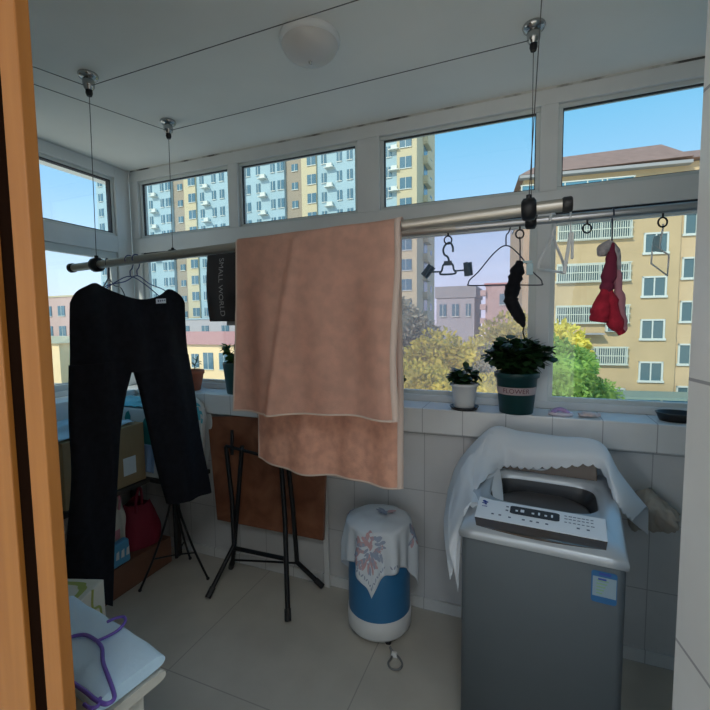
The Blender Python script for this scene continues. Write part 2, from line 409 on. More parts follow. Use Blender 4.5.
MB().box(-2.634, -2.629, 1.26, 2.06, 1.13, 1.95).build('pane', M['glass'], sh)
MB().box(-2.634, -2.629, 1.23, 2.09, 2.115, 2.463).build('pane', M['glass'], w2)

# ---- wooden door at the left hand
d1 = S(MB().box(-.703, -.661, .395, .415, 0, 2.5), 'door_1', M['orangewood'], bev=.002)   # door post
MB().box(-1.31, -.748, .395, .44, 0, 2.5).build('door_leaf', M['orangewood'], d1, bev=.002)
MB().box(-.748, -.703, .404, .425, 0, 2.5).build('door_gap_strip', M['gapdark'], d1)  # near-black strip fills the open gap, its shade put into the colour

# ---- ceiling light
lt = thing('ceiling_light', 'round opal dome ceiling light, switched off, flush on the ceiling', 'light', (-.775, 1.49, H))
c = (-.775, 1.49, 0)
MB().lathe([(.112, H), (.115, H-.008), (.112, H-.022), (.104, H-.026)], c, 48).build('base_ring', M['whiteplastic'], lt)
MB().lathe([(.106, H-.02)]+[(.106*math.cos(a*PI/20), H-.022-.062*math.sin(a*PI/20)) for a in range(1, 10)]+[(.001, H-.084)], c, 48).build('glass_dome', M['opal'], lt)
MB().lathe([(.001, H-.094), (.006, H-.092), (.007, H-.084)], c, 12).build('finial', M['chrome'], lt)

# ================================================================== LIFTING DRYING RACK
RA = lambda x: Vector((x, 1.32, 1.761 + (x+1.93)*.0268))      # axis of the near rod
RBz = 1.872
def pulley(x, y, label):
    t = thing('ceiling_pulley', label, 'pulley', (x, y, H), 0, 'pulleys of the drying rack')
    MB().lathe([(.038, H), (.040, H-.006), (.036, H-.016), (.022, H-.022)], (x, y, 0), 28).build('mount_plate', M['chrome'], t)
    MB().lathe([(.021, H-.020), (.024, H-.034), (.022, H-.052), (.014, H-.066)], (x, y, 0), 24).build('pulley_housing', M['chrome'], t)
    MB().lathe([(.013, H-.062), (.014, H-.078), (.010, H-.090)], (x, y, 0), 16).build('cord_guide', M['dark_steel'], t)
pulley(-1.75, 1.32, 'chrome ceiling pulley above the black trousers, leftmost of the three in view')
pulley(-1.768, 1.77, 'chrome ceiling pulley close to the left window corner, second from the left')
pulley(.005, 1.745, 'chrome ceiling pulley at right above the window mullion')
def cord(pts, label, r=.0016):
    tag(MB().tube(pts, r, 6).build('lift_cord', M['cord']), label, 'cord', 'steel cords of the drying rack')
pz = H-.05
cord([(-1.75, 1.32, H-.088), tuple(RA(-1.765)+Vector((0, 0, .034)))], 'thin steel cord hanging from the leftmost pulley to the near rod')
cord([(-1.768, 1.77, H-.088), (-1.765, 1.76, RBz+.030)], 'thin steel cord hanging from the corner pulley to the far rod')
cord([(.005, 1.745, H-.088), (.008, 1.76, RBz+.030)], 'thin steel cord hanging from the right pulley to the far rod')
cord([(.03, 1.32, H-.002), tuple(RA(.0)+Vector((0, 0, .034)))], 'thin steel cord hanging from the ceiling to the near rod right end')
cord([(-1.73, 1.32, pz), (.03, 1.32, pz), (.03, 1.32, H)], 'thin steel cord running under the ceiling past the dome light')
cord([(-1.748, 1.77, pz), (-.016, 1.745, pz)], 'thin steel cord running under the ceiling between the corner and right pulleys')
cord([(-1.76, 1.305, pz), (-1.84, 1.16, 2.53), (-2.15, .60, 2.46)], 'short steel cord from the leftmost pulley toward the wooden door')
cord([(-1.775, 1.752, pz), (-1.97, 1.24, 2.53), (-2.18, .69, 2.46)], 'short steel cord from the corner pulley toward the wooden door')

def eyelet(mb, x, y, z, r=.016):
    mb.tube([(x, y, z), (x, y, z-.014)], .0035, 8)
    mb.tube([(x + r*math.sin(a*PI/8)*.9, y + r*math.sin(a*PI/8)*.35, z-.014-r + r*math.cos(a*PI/8)) for a in range(16)], .003, 6, closed=True)
ra = thing('drying_rod', 'near aluminium drying rod carrying the towel and the trousers', 'drying rod', tuple(RA(-.9)), 0, 'rods of the drying rack')
MB().tube([RA(-1.93), RA(.10)], .0175, 20).build('pole', M['alu'], ra)
for xx in (-1.94, .085): MB().tube([RA(xx), RA(xx+.004), RA(xx+.022), RA(xx+.026)], [.018, .021, .021, .018], 20).build('end_cap', M['blackplastic'], ra)
for xx in (-1.765, .0):
    MB().tube([RA(xx-.02), RA(xx-.014), RA(xx+.014), RA(xx+.02)], [.022, .031, .031, .022], 20).tube([RA(xx), RA(xx)+Vector((0, 0, .04))], .008, 10).build('cord_clamp', M['dark_steel'], ra)
rb = thing('drying_rod', 'far grey drying rod close to the window with hanging rings', 'drying rod', (-.6, 1.76, RBz), 0, 'rods of the drying rack')
MB().tube([(-1.95, 1.76, RBz), (-.25, 1.76, RBz)], .0175, 20).build('pole', M['alu'], rb)
MB().tube([(-.26, 1.76, RBz), (.72, 1.76, RBz)], .0150, 20).build('pole_extension', M['alu_grey'], rb)
MB().tube([(-.27, 1.76, RBz), (-.22, 1.76, RBz)], .0185, 20).build('pole_joint', M['alu_grey'], rb)
for xx in (-1.765, .008):
    MB().tube([(xx-.02, 1.76, RBz), (xx-.014, 1.76, RBz), (xx+.014, 1.76, RBz), (xx+.02, 1.76, RBz)], [.020, .029, .029, .020], 20).tube([(xx, 1.76, RBz), (xx, 1.76, RBz+.036)], .008, 10).build('cord_clamp', M['dark_steel'], rb)
for xx in (-1.45, -.302, -.03, .197, .425):
    q = MB(); eyelet(q, xx, 1.76, RBz-.014); q.build('hanging_ring', M['dark_steel'], rb)

# ---- hangers
def hanger_paths(w=.40, drop=.19, hr=.021, neck=.085):
    hook = [(hr*math.sin(a), 0, hr*math.cos(a)-hr+.003) for a in [-1.9+.25*i for i in range(14)]]
    hook = [(x, 0, z) for x, _, z in hook]
    xs = hook[-1]
    hook += [(.010, 0, -.050), (0, 0, -.062), (0, 0, -neck)]
    tri = [(0, 0, -neck), (w*.16, 0, -neck-.030), (w*.36, 0, -drop+.045), (w*.47, 0, -drop+.015), (w*.49, 0, -drop), (w*.46, 0, -drop-.008),
           (0, 0, -drop-.006), (-w*.46, 0, -drop-.008), (-w*.49, 0, -drop), (-w*.47, 0, -drop+.015), (-w*.36, 0, -drop+.045), (-w*.16, 0, -neck-.030)]
    return hook, tri
def put(pts, at, rz, tilt=0):
    R = Matrix.Rotation(rz, 3, 'Z') @ Matrix.Rotation(tilt, 3, 'Y'); return [Vector(at)+R @ Vector(p) for p in pts]
def hanger(at, rz, m, label, tilt=0, r=.0022, **k):
    hook, tri = hanger_paths(**k)
    t = thing('clothes_hanger', label, 'hanger', at, 0, 'hangers on the drying rack')
    MB().tube(put(cr(hook, 3), at, rz, tilt), r, 8).build('hook', m, t)
    MB().tube(cr(put(tri, at, rz, tilt), 4, True), r, 8, closed=True).build('frame', m, t)
    return t
hanger(tuple(RA(-1.565)+Vector((0, 0, .019))), 1.45, M['bluewire'], 'thin blue wire hanger on the near rod, behind the trousers waistband at right', w=.42, drop=.22)
hanger(tuple(RA(-1.70)+Vector((0, 0, .019))), 2.2, M['darkwire'], 'dark wire hanger sticking out left of the black trousers', tilt=-.10, w=.46, drop=.17, r=.0026)
hanger(tuple(RA(-1.525)+Vector((0, 0, .019))), 1.57, M['bluewire'], 'blue wire hanger holding the black trousers', w=.38, drop=.18)
hanger((-.079, 1.76, RBz+.017), .45, M['darkwire'], 'empty black wire hanger on the far rod, left of the dark mullion', w=.30, drop=.245, neck=.10, r=.0025)
hanger((.085, 1.76, RBz+.017), 1.05, M['whiteplastic'], 'empty white plastic hanger on the far rod, just right of the mullion', w=.20, drop=.20, neck=.085, r=.005)

# clip hanger
t = thing('clip_hanger', 'small blue grey skirt hanger with two clips hanging before the sky', 'hanger', (-.302, 1.76, 1.80), 0, 'hangers on the drying rack')
x0, y0, z0 = -.302, 1.76, RBz-.014-.014-.030
hk = [(x0+.004, y0, z0+.006), (x0-.010, y0, z0-.004), (x0-.019, y0, z0-.022), (x0-.015, y0, z0-.042), (x0, y0, z0-.055), (x0+.004, y0, z0-.075), (x0, y0, z0-.086)]
MB().tube(cr([(x0+.020, y0, z0-.035), (x0+.019, y0, z0-.015), (x0+.008, y0, z0+.003)]+hk[1:], 4), .0042, 8).build('hook', M['bluegrey'], t)
zz = z0-.082
MB().tube(cr([(x0-.016, y0, zz), (x0+.016, y0, zz), (x0+.024, y0, zz-.024), (x0+.030, y0, zz-.040), (x0-.030, y0, zz-.040), (x0-.024, y0, zz-.024)], 4, True), .004, 8, closed=True)\
    .box(x0-.016, x0+.016, y0-.004, y0+.004, zz-.006, zz+.012)\
    .tube([(x0-.078, y0, zz-.028), (x0-.026, y0, zz-.030)], .0034, 8).tube([(x0+.026, y0, zz-.030), (x0+.078, y0, zz-.028)], .0034, 8).build('frame', M['bluegrey'], t)
for sx, an in ((-1, .7), (1, .1)):
    cx = x0+sx*.080; q = MB()
    for dx in (-.009, .004):
        R = Matrix.Rotation(an*sx*-1, 3, 'Y') @ Matrix.Rotation(.95, 3, 'Z')
        pts = [(dx, -.015, -.030), (dx+.006, -.015, -.030), (dx+.006, .015, -.030), (dx, .015, -.030)]
        b = [Vector((cx, y0, zz-.022))+R @ Vector(p) for p in pts]
        ttop = [(dx-.004*(1 if dx < 0 else -1), -.011, .024), (dx+.006-.004*(1 if dx < 0 else -1), -.011, .024), (dx+.006-.004*(1 if dx < 0 else -1), .011, .024), (dx-.004*(1 if dx < 0 else -1), .011, .024)]
        q.hexa(b+[Vector((cx, y0, zz-.022))+R @ Vector(p) for p in ttop])
    q.build('clip', M['bluegrey'], t, bev=.001)

# peg hangers, thin white
t = thing('peg_hanger', 'narrow pale grey peg hanger hanging beside the white plastic hanger', 'hanger', (.145, 1.76, 1.80), 0, 'hangers on the drying rack')
hk = cr([(.141, 1.742, RBz-.010), (.141, 1.748, RBz+.014), (.143, 1.762, RBz+.0195), (.145, 1.778, RBz+.006), (.145, 1.774, RBz-.03), (.145, 1.76, RBz-.06)], 4)
MB().tube(hk, .003, 8).build('hook', M['whiteplastic'], t)
MB().hexa([(.120, 1.750, RBz-.20), (.132, 1.750, RBz-.205), (.132, 1.762, RBz-.205), (.120, 1.762, RBz-.20), (.138, 1.748, RBz-.055), (.150, 1.748, RBz-.055), (.150, 1.764, RBz-.055), (.138, 1.764, RBz-.055)])\
    .build('peg', M['whiteplastic'], t, bev=.002)
MB().hexa([(.146, 1.752, RBz-.15), (.156, 1.752, RBz-.15), (.156, 1.764, RBz-.15), (.146, 1.764, RBz-.15), (.146, 1.75, RBz-.055), (.154, 1.75, RBz-.055), (.154, 1.764, RBz-.055), (.146, 1.764, RBz-.055)])\
    .build('peg', M['whiteplastic'], t, bev=.002)

# square clip on the right ring
t = thing('square_hanger', 'small pale square wire frame with a blue clip on the rightmost ring', 'hanger', (.425, 1.76, 1.80), 0, 'hangers on the drying rack')
xx, z1 = .425, RBz-.014-.044
fr2 = [(xx-.028, 1.75, z1-.060), (xx-.030, 1.75, z1-.125), (xx+.028, 1.79, z1-.165), (xx+.030, 1.79, z1-.095)]
MB().tube(fr2, .003, 8, closed=True).build('frame', M['whiteplastic'], t)
MB().tube(cr([(xx, 1.755, z1+.006), (xx+.004, 1.768, z1-.002), (xx-.002, 1.765, z1-.04), (xx-.005, 1.765, z1-.075)], 4), .003, 8).build('hook', M['whiteplastic'], t)
MB().hexa([(xx-.03, 1.745, z1-.082), (xx+.006, 1.772, z1-.086), (xx+.006, 1.778, z1-.086), (xx-.03, 1.752, z1-.082), (xx-.028, 1.745, z1-.035), (xx-.004, 1.765, z1-.025), (xx-.004, 1.771, z1-.025), (xx-.028, 1.752, z1-.035)]).build('clip', M['paleblue'], t, bev=.002)

# ---- black sock strip on the ring near the mullion
t = thing('black_sock', 'black crumpled sock hanging by a clip before the dusty window pane', 'sock', (-.03, 1.76, 1.6), 0)
bx, bz = -.03, RBz-.014-.044
P = [atY(x, y, 1.76) for x, y in ((520, 261), (517, 272), (513, 287), (511, 300), (516, 311), (521, 320), (524, 327))]
rr = [.012, .026, .030, .026, .024, .018, .006]
path = cr(P, 5); rad = []
for i in range(len(path)):
    f = i/(len(path)-1)*(len(rr)-1); k = min(int(f), len(rr)-2); rad.append((rr[k]*(1-f+k)+rr[k+1]*(f-k))*(1+.38*nz(path[i], 75)))
MB().tube(path, rad, 12, flat=.95).build('sock_fabric', M['blackcloth'], t)
MB().tube(cr([P[-1], atY(523, 332, 1.76), atY(525, 339, 1.76)], 4), .003, 6).build('toe_thread', M['blackcloth'], t)
MB().tube(cr([(bx, 1.76, bz+.004), (bx+.002, 1.762, bz-.03), P[0]+Vector((0, 0, -.004))], 4), .0026, 8).build('hook', M['darkwire'], t)
tc_ = atY(527, 262, 1.765)
MB().box(tc_.x-.020, tc_.x+.018, 1.755, 1.765, tc_.z-.004, tc_.z+.004).box(tc_.x-.002, tc_.x+.022, 1.756, 1.763, tc_.z-.05, tc_.z-.006).build('clip', M['paleblue'], t, bev=.002)

# ---- red and white socks
t = thing('red_tights', 'red and pink knitted tights with a grey white top hanging before the ochre building', 'tights', (.28, 1.76, 1.6), 0)
def limb(pix, rad, m, nm, dy=0, flat=.85):
    P = [atY(x, y, 1.76+dy) for x, y in pix]; path = cr(P, 5); rr_ = []
    for i in range(len(path)):
        f = i/(len(path)-1)*(len(rad)-1); k = min(int(f), len(rad)-2); rr_.append((rad[k]*(1-f+k)+rad[k+1]*(f-k))*(1+.42*nz(path[i]+Vector((dy*9, 0, 0)), 45)))
    MB().tube(path, rr_, 14, flat=flat).build(nm, m, t)
limb(((612, 243), (611, 262), (608, 280), (606, 292)), (.008, .024, .028, .020), M['maroon'], 'knit_leg', -.006)
limb(((606, 285), (603, 300), (600, 313), (598, 322)), (.012, .026, .036, .030), M['redcloth'], 'knit_leg', -.012)
limb(((608, 288), (611, 305), (615, 322), (622, 334)), (.014, .030, .028, .014), M['redcloth'], 'knit_leg', -.004)
limb(((614, 250), (617, 275), (619, 300), (622, 322), (624, 332)), (.012, .018, .020, .018, .008), M['pinkcloth'], 'knit_leg', .012)
limb(((611, 241), (607, 245), (603, 250), (602, 256)), (.010, .022, .026, .014), M['greyknit'], 'knit_cuff', -.008, .8)
limb(((611, 242), (615, 250), (618, 262), (619, 270)), (.010, .022, .018, .008), M['greyknit'], 'knit_cuff', .004, .6)
q0 = atY(612, 243, 1.76)
MB().tube(cr([(q0.x, 1.742, RBz-.01), (q0.x, 1.748, RBz+.013), (q0.x, 1.762, RBz+.018), (q0.x, 1.778, RBz+.004), (q0.x, 1.768, RBz-.03), (q0.x, 1.76, q0.z-.008)], 4), .0026, 8).build('hook', M['darkwire'], t)

# ---- black trousers
t = thing('black_trousers', 'black bootcut trousers hung over a hanger on the near rod', 'trousers', (-1.5, 1.25, .2), 0)
XP = -1.5
def pp(x, y): p = atX(x, y, XP); return Vector((p.y, p.z))
def lerp_edge(pts, z):
    for a, b in zip(pts, pts[1:]):
        if a.y >= z >= b.y: f = (a.y-z)/max(1e-6, a.y-b.y); return a.x+(b.x-a.x)*f
    return pts[0].x if z > pts[0].y else pts[-1].x
def legtube(mb, rows, th, n=28):
    vs = []; fs = []
    for i, (yl, yr, zl, zr, dep) in enumerate(rows):
        for k in range(n):
            a = 2*PI*k/n; s_ = math.cos(a); f = (s_+1)/2
            y = yl+(yr-yl)*f; z = zl+(zr-zl)*f
            d = dep*math.copysign(abs(math.sin(a))**.7, math.sin(a))
            fold = .010*math.sin(y*38+z*3)+.012*nz((y*7, z*3.5, 1.3)) + .02*nz((y*3, z*2, 5))
            vs.append((XP+d+fold, y, z))
    L = len(rows)
    for i in range(L-1):
        for k in range(n): fs.append((i*n+k, i*n+(k+1)%n, (i+1)*n+(k+1)%n, (i+1)*n+k))
    mb.add(vs, fs, True); mb.add(vs[:n], [list(range(n))[::-1]]); mb.add(vs[-n:], [list(range(n))])
le = [pp(*p) for p in ((71, 303), (70, 330), (71, 400), (70, 480), (68, 560), (66, 593))]
ri = [pp(*p) for p in ((184, 303), (185, 330), (189, 370), (194, 410), (200, 450), (207, 491))]
li = [pp(*p) for p in ((131, 367), (127, 390), (122, 430), (117, 490), (114, 550), (112, 606))]
rl = [pp(*p) for p in ((131, 367), (139, 390), (148, 425), (158, 465), (168, 504))]
mb = MB(); rows = []
top = cr([Vector((p.x, p.y, 0)) for p in [pp(*q) for q in ((71, 303), (76, 292), (85, 286), (97, 283), (112, 290), (128, 297), (148, 299), (163, 293), (172, 289), (180, 295), (184, 303))]], 5)
# yoke: from the waist outline down to the crotch, as a closed quilted sheet
zc = pp(131, 367).y
ny = len(top)-1
def yoke(side):
    def f(u, v):
        q = top[min(ny, int(round(u*ny)))]
        zb = zc-.02; yl = lerp_edge(le, zb); yr = lerp_edge(ri, zb)
        y = q.x*(1-v)+(yl+(yr-yl)*u)*v; z = q.y*(1-v)+zb*v
        bul = .030*math.sin(PI*min(1, max(0, u)))**.5*(.12+.88*min(1, v*2.2))
        fold = .010*math.sin(y*38+z*3)+.012*nz((y*7, z*3.5, 1.3)) + .02*nz((y*3, z*2, 5))
        return (XP+side*bul+fold, y, z)
    return f
mb.grid(yoke(1), ny, 14); mb.grid(yoke(-1), ny, 14)
for E1, E2 in ((le, li), (rl, ri)):
    rows = []; zt1, zt2 = zc+.03, zc+.03; zb1, zb2 = E1[-1].y, E2[-1].y
    for i in range(25):
        f = i/24; z1_ = zt1+(zb1-zt1)*f; z2_ = zt2+(zb2-zt2)*f
        rows.append((lerp_edge(E1, z1_), lerp_edge(E2, z2_), z1_, z2_, .028+.012*f))
    legtube(mb, rows, .03)
mb.build('trouser_cloth', M['blackcloth'], t)
a = atX(161, 301, XP+.05)
mb = MB(); mb.add([(a.x, a.y-.026, a.z-.012), (a.x, a.y+.026, a.z-.008), (a.x, a.y+.026, a.z+.012), (a.x, a.y-.026, a.z+.008)], [(0, 1, 2, 3)])
for k in range(4): mb.add([(a.x+.001, a.y-.018+k*.011, a.z-.005+k*.002), (a.x+.001, a.y-.012+k*.011, a.z-.004+k*.002), (a.x+.001, a.y-.012+k*.011, a.z+.004+k*.001), (a.x+.001, a.y-.018+k*.011, a.z+.003+k*.001)], [(0, 1, 2, 3)]); mb.mi[-1] = 1
o = mb.build('care_label', [M['whitecloth'], M['ink']], t, solid=.0015); o['label'] = 'small white care label'

# ---- peach towel over the near rod
t = thing('bath_towel', 'peach terry bath towel folded over the near drying rod', 'towel', tuple(RA(-.68)), 0)
def towel(u, v):
    # v: 0 at the front hem, up and over the rod, 1 at the back hem
    Lf, Lb, ar = .615, .885, .07
    s = v*(Lf+Lb+ar)
    xw = -.995+.625*u
    if s < Lf:
        d = (Lf-s); y = 1.32-.024-.02*min(1, d*4); zoff = -d
        x = xw + (u-.5)*.03*d/.6 - .016*d
        amp = min(1, d/.25+.12)
        y += amp*(.018*math.sin(u*9.5+1.2+d*1.2) + .014*math.sin(u*19+.7-d*2)*min(1, d*3)) - .012*d
        y -= .022*math.exp(-((u-.41+d*.18)/.028)**2)*min(1, .3+d*2)      # the raised fold
        if u > .93: x += .006*math.sin(d*11)
    elif s < Lf+ar:
        a = (s-Lf)/ar*PI; y = 1.32-.024*math.cos(a); zoff = .022*math.sin(a); x = xw
    else:
        d = s-Lf-ar; y = 1.32+.024+.05*min(1, d*2); zoff = -d
        x = -.985+.605*u + (u-.5)*.02*d - .02*d
        amp = min(1, d/.3)
        y += amp*(.020*math.sin(u*11+.4+d) + .010*math.sin(u*23+2))
        zoff += .05*amp*(1-u)**3*1.0
    return Vector((x, y, RA(xw).z+.0 + zoff + .006*nz((x*6, v*9, .3))))
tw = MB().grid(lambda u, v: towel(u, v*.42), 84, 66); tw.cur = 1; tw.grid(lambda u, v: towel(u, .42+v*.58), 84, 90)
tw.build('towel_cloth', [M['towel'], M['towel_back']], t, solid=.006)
hem = MB()
for v0, v1 in ((0, .004), (.996, 1)):
    hem.grid(lambda u, v: towel(u, v0+(v1-v0)*v), 84, 3)
for u0, u1 in ((0, .008), (.970, 1)):
    hem.grid(lambda u, v: towel(u0+(u1-u0)*u, v), 2, 150)
o = hem.build('towel_hem', M['towel_hem'], t, solid=.009); o['label'] = 'pale stitched hem'

# ---- charcoal bag with printed words, on the far rod
t = thing('cloth_bag', 'charcoal cloth item with vertical grey lettering between trousers and towel', 'bag', (-1.38, 1.76, 1.6), 0)
def bag(u, v):
    x = -1.512+.26*u - .012*math.sin(PI*v)*(1-u); z = 1.848-.337*v
    return Vector((x, 1.737-.012*math.sin(PI*u)*math.sin(PI*v) - .006*math.sin(u*14+v*3)*v, z+.01*u*(1-v)))
MB().grid(bag, 24, 24).grid(lambda u, v: bag(1-u, v)+Vector((0, .02+.02*math.sin(PI*v)*math.sin(PI*u), 0)), 24, 24)\
    .grid(lambda u, v: Vector((-1.512+.26*u, 1.76+math.cos(PI*v)*-.024, RBz+.0-.02+.042*math.sin(PI*v))), 10, 10).build('bag_cloth', M['bagcloth'], t, solid=.003)
mb = MB().text('SMALL WORLD', .042, lambda x, y: bag(.36+y/.26, .50-x*-1/.337 if True else 0)+Vector((0, -.004, 0)))
mb.build('lettering', M['print_grey'], t)
mb = MB().grid(lambda u, v: Vector((-1.42+.14*u, 1.755, 1.512-.022*v)), 4, 2); mb.build('bag_lining', M['print_grey'], t, solid=.003)

# ================================================================== SILL THINGS
SZ = 1.07
def plant(name, label, c, prof, potm, nleaf, R, hgt, L, W, leafm, group, saucer=None, squash=1., seed=1, zbase=None):
    rnd = random.Random(seed)
    t = thing(name, label, 'plant', (c[0], c[1], SZ), 0, group)
    zt = prof[-1][1]; rt = prof[-1][0]; z0_ = .012 if saucer else 0
    inner = [(rt-.006, zt), (rt-.009, zt-.03), (.001, zt-.03)]
    MB().lathe([(r, z+z0_+SZ) for r, z in prof]+[(r, z+z0_+SZ) for r, z in inner], (c[0], c[1], 0), 36).build('pot', potm, t)
    if saucer: MB().lathe([(saucer*.85, SZ), (saucer, SZ+.016), (saucer-.006, SZ+.016), (saucer*.82, SZ+.006), (.001, SZ+.006)], (c[0], c[1], 0), 32).build('saucer', M['blackplastic'], t)
    MB().lathe([(rt-.009, zt-.018+z0_+SZ), (.001, zt-.012+z0_+SZ)], (c[0], c[1], 0), 24).build('soil', M['soil'], t)
    fo = MB(); st = MB(); base = Vector((c[0], c[1], SZ+zt+z0_-.018))
    nb = max(5, nleaf//22)
    for k in range(nb):
        a = rnd.uniform(0, 2*PI); q = rnd.uniform(.15, 1)**.6
        tip = base+Vector((math.cos(a)*R*q, math.sin(a)*R*q*squash, hgt*(1-.45*q*q)*rnd.uniform(.75, 1)+.012))
        b0 = base+Vector((math.cos(a)*rt*.3*q, math.sin(a)*rt*.3*q, 0)); mid = (b0+tip)/2+Vector((0, 0, hgt*.08))
        path = cr([b0, mid, tip], 4); st.tube(path, .0022, 5)
        for j in range(nleaf//nb):
            f = rnd.uniform(.25, 1); p = path[min(len(path)-1, int(f*(len(path)-1)))]
            d = Vector((math.cos(a)*.5+rnd.gauss(0, .7), math.sin(a)*.5+rnd.gauss(0, .7), rnd.uniform(-.6, .9)))
            fo.leaf(p+Vector((rnd.gauss(0, .004), rnd.gauss(0, .004), rnd.gauss(0, .004))), d, Vector((0, 0, 1)), L*rnd.uniform(.7, 1.15), W*rnd.uniform(.8, 1.15))
    st.build('stems', M['stem'], t); fo.build('foliage', leafm, t)
    return t
g = 'potted plants on the window sill'
t = plant('potted_plant', 'bushy dark leaved plant in a big green plastic pot with a printed band', (-.038, 2.088),
          [(.070, 0), (.074, .004), (.090, .165), (.099, .168), (.101, .186), (.100, .190)], M['greenpot'], 1100, .170, .175, .046, .046, M['leafdark'], g, squash=.68, seed=3)
cx, cy = -.038, 2.088
rb_ = lambda z: .074+(z-.004)*.0994+.0012
MB().grid(lambda u, v: Vector((cx+rb_(.092+.034*v)*math.cos(u*2*PI), cy+rb_(.092+.034*v)*math.sin(u*2*PI), SZ+.092+.034*v)), 48, 2).build('printed_band', M['potband'], t)
MB().text('FLOWER', .030, lambda x, y: Vector((cx+(rb_(.109+y)+.001)*math.sin(x/.084), cy-(rb_(.109+y)+.001)*math.cos(x/.084), SZ+.109+y))).build('band_lettering', M['bandink'], t)
plant('potted_plant', 'small dark green plant in a white pot on a black saucer', (-.275, 2.085), [(.048, 0), (.050, .004), (.060, .100), (.066, .103), (.066, .116)],
      M['whiteplastic'], 170, .080, .085, .046, .036, M['leafdark'], g, saucer=.070, squash=.8, seed=5)
plant('potted_plant', 'leafy plant in a tall dark teal pot left of the towel', (-1.655, 2.115), [(.055, 0), (.058, .004), (.078, .185), (.080, .192)],
      M['tealpot'], 320, .135, .125, .050, .034, M['leaflight'], g, squash=.6, seed=8)
plant('potted_plant', 'small dark plant peeking out behind the right edge of the towel', (-.655, 2.12), [(.035, 0), (.038, .004), (.045, .07), (.047, .075)],
      M['tealpot'], 90, .105, .085, .045, .024, M['leafdark'], g, squash=.5, seed=10)
plant('potted_plant', 'terracotta pot with a sparse plant in the window corner behind the trousers', (-2.02, 2.12), [(.055, 0), (.058, .004), (.080, .105), (.086, .108), (.086, .130)],
      M['terracotta'], 26, .06, .10, .05, .016, M['leafdark'], g, squash=.6, seed=12)
# lilac foam slipper and paper
t = thing('foam_slipper', 'tiny lilac foam slipper lying on the sill right of the green pot', 'slipper', (.15, 2.08, SZ), 0)
MB().lathe([(.001, SZ), (.045, SZ), (.050, SZ+.006), (.048, SZ+.014), (.001, SZ+.014)], (.15, 2.085, 0), 28, 1.05, .62).build('sole', M['palelilac'], t)
MB().tube(cr([(.118, 2.066, SZ+.012), (.128, 2.082, SZ+.022), (.150, 2.090, SZ+.026), (.170, 2.082, SZ+.020), (.182, 2.074, SZ+.012)], 5), .011, 10, flat=.8).build('strap', M['mauve'], t)
mb = MB().grid(lambda u, v: Vector((.222+.085*u, 2.06+.06*v, SZ+.006+.018*abs(nz((u*3.5, v*3, 2)))+.012*math.sin(u*PI)*math.sin(v*PI))), 16, 12)
tag(mb.build('crumpled_paper', M['tissue'], None, solid=.002), 'crumpled pale pink paper on the sill beside the lilac slipper', 'paper')
mb = MB().lathe([(.001, SZ), (.060, SZ), (.072, SZ+.030), (.076, SZ+.036), (.070, SZ+.036), (.058, SZ+.008), (.001, SZ+.008)], (.595, 2.125, 0), 32, 1.05, .8)
tag(mb.build('plastic_dish', M['blackplastic']), 'black oval plastic dish on the sill by the tiled jamb', 'dish')

# ================================================================== WASHING MACHINE
WL = (.0465, 1.42, 0); WA = -.075
wm = thing('washing_machine', 'grey top loading washing machine with its brown lid folded up', 'washing machine', WL, WA)
WM = Matrix.Translation(WL) @ Matrix.Rotation(WA, 4, 'Z')
def wl(p): return WM @ Vector(p)
class WB(MB):
    def done(s, *a, **k): s.v = [wl(v) for v in s.v]; return s.build(*a, **k)
hw, dp = .244, .50
q = WB()
def rrect(x0, x1, y0, y1, r, n=6):
    out = []
    for cx_, cy_, a0 in ((x1-r, y0+r, -PI/2), (x1-r, y1-r, 0), (x0+r, y1-r, PI/2), (x0+r, y0+r, PI)):
        out += [(cx_+r*math.cos(a0+PI/2*k/n), cy_+r*math.sin(a0+PI/2*k/n)) for k in range(n+1)]
    return out
loop = rrect(-hw, hw, 0, dp, .022); n = len(loop)
q.add([(x, y, .035) for x, y in loop]+[(x, y, .782) for x, y in loop], [list(range(n))[::-1]]+[(i, (i+1) % n, n+(i+1) % n, n+i) for i in range(n)], True)
q.done('cabinet', M['bodysteel'], wm)
for x in (-.20, .20):
    for y in (.05, .45): WB().lathe([(.022, 0), (.024, .02), (.018, .036)], (x, y, 0), 14).done('foot', M['blackplastic'], wm)
def topz(y): return .798+(.850-.798)*min(1, max(0, y/.17)) + max(0, y-.17)*.05
# top cover: skirt, sloping fascia and ring round the opening
q = WB(); N = 56
out = [];  hole = []
for k in range(N):
    a = 2*PI*k/N; ca, sa = math.cos(a), math.sin(a)
    m_ = max(abs(ca), abs(sa)); sx, sy = ca/m_, sa/m_
    out.append((sx*(hw+.002), .236+sy*(dp/2+.018)))
    ex = 2/5.
    hx = math.copysign(abs(ca)**ex, ca); hy = math.copysign(abs(sa)**ex, sa)
    hole.append((hx*.186, .276+hy*.134))
vs = [(x*.995, y*.97+.012, .765) for x, y in out]+[(x, y, topz(y)-.010) for x, y in out]
vs += [(x*.965, .236+(y-.236)*.965, topz(y)+.002) for x, y in out]+[(x, y, topz(y)+.004) for x, y in hole]+[(x*.97, .276+(y-.276)*.97, topz(y)-.025) for x, y in hole]
fs = [(j*N+i, j*N+(i+1) % N, (j+1)*N+(i+1) % N, (j+1)*N+i) for j in range(4) for i in range(N)]
q.add(vs, fs, True); q.done('top_cover', M['silver'], wm)
q = WB()
q.add([(x*.97, .276+(y-.276)*.97, topz(y)-.02) for x, y in hole]+[(x*.86, .276+(y-.276)*.86, .80) for x, y in hole]+[(x*.80, .276+(y-.276)*.92, .74) for x, y in hole], [(j*N+i, j*N+(i+1) % N, (j+1)*N+(i+1) % N, (j+1)*N+i) for j in range(2) for i in range(N)], True)
q.done('opening_collar', M['collar'], wm)
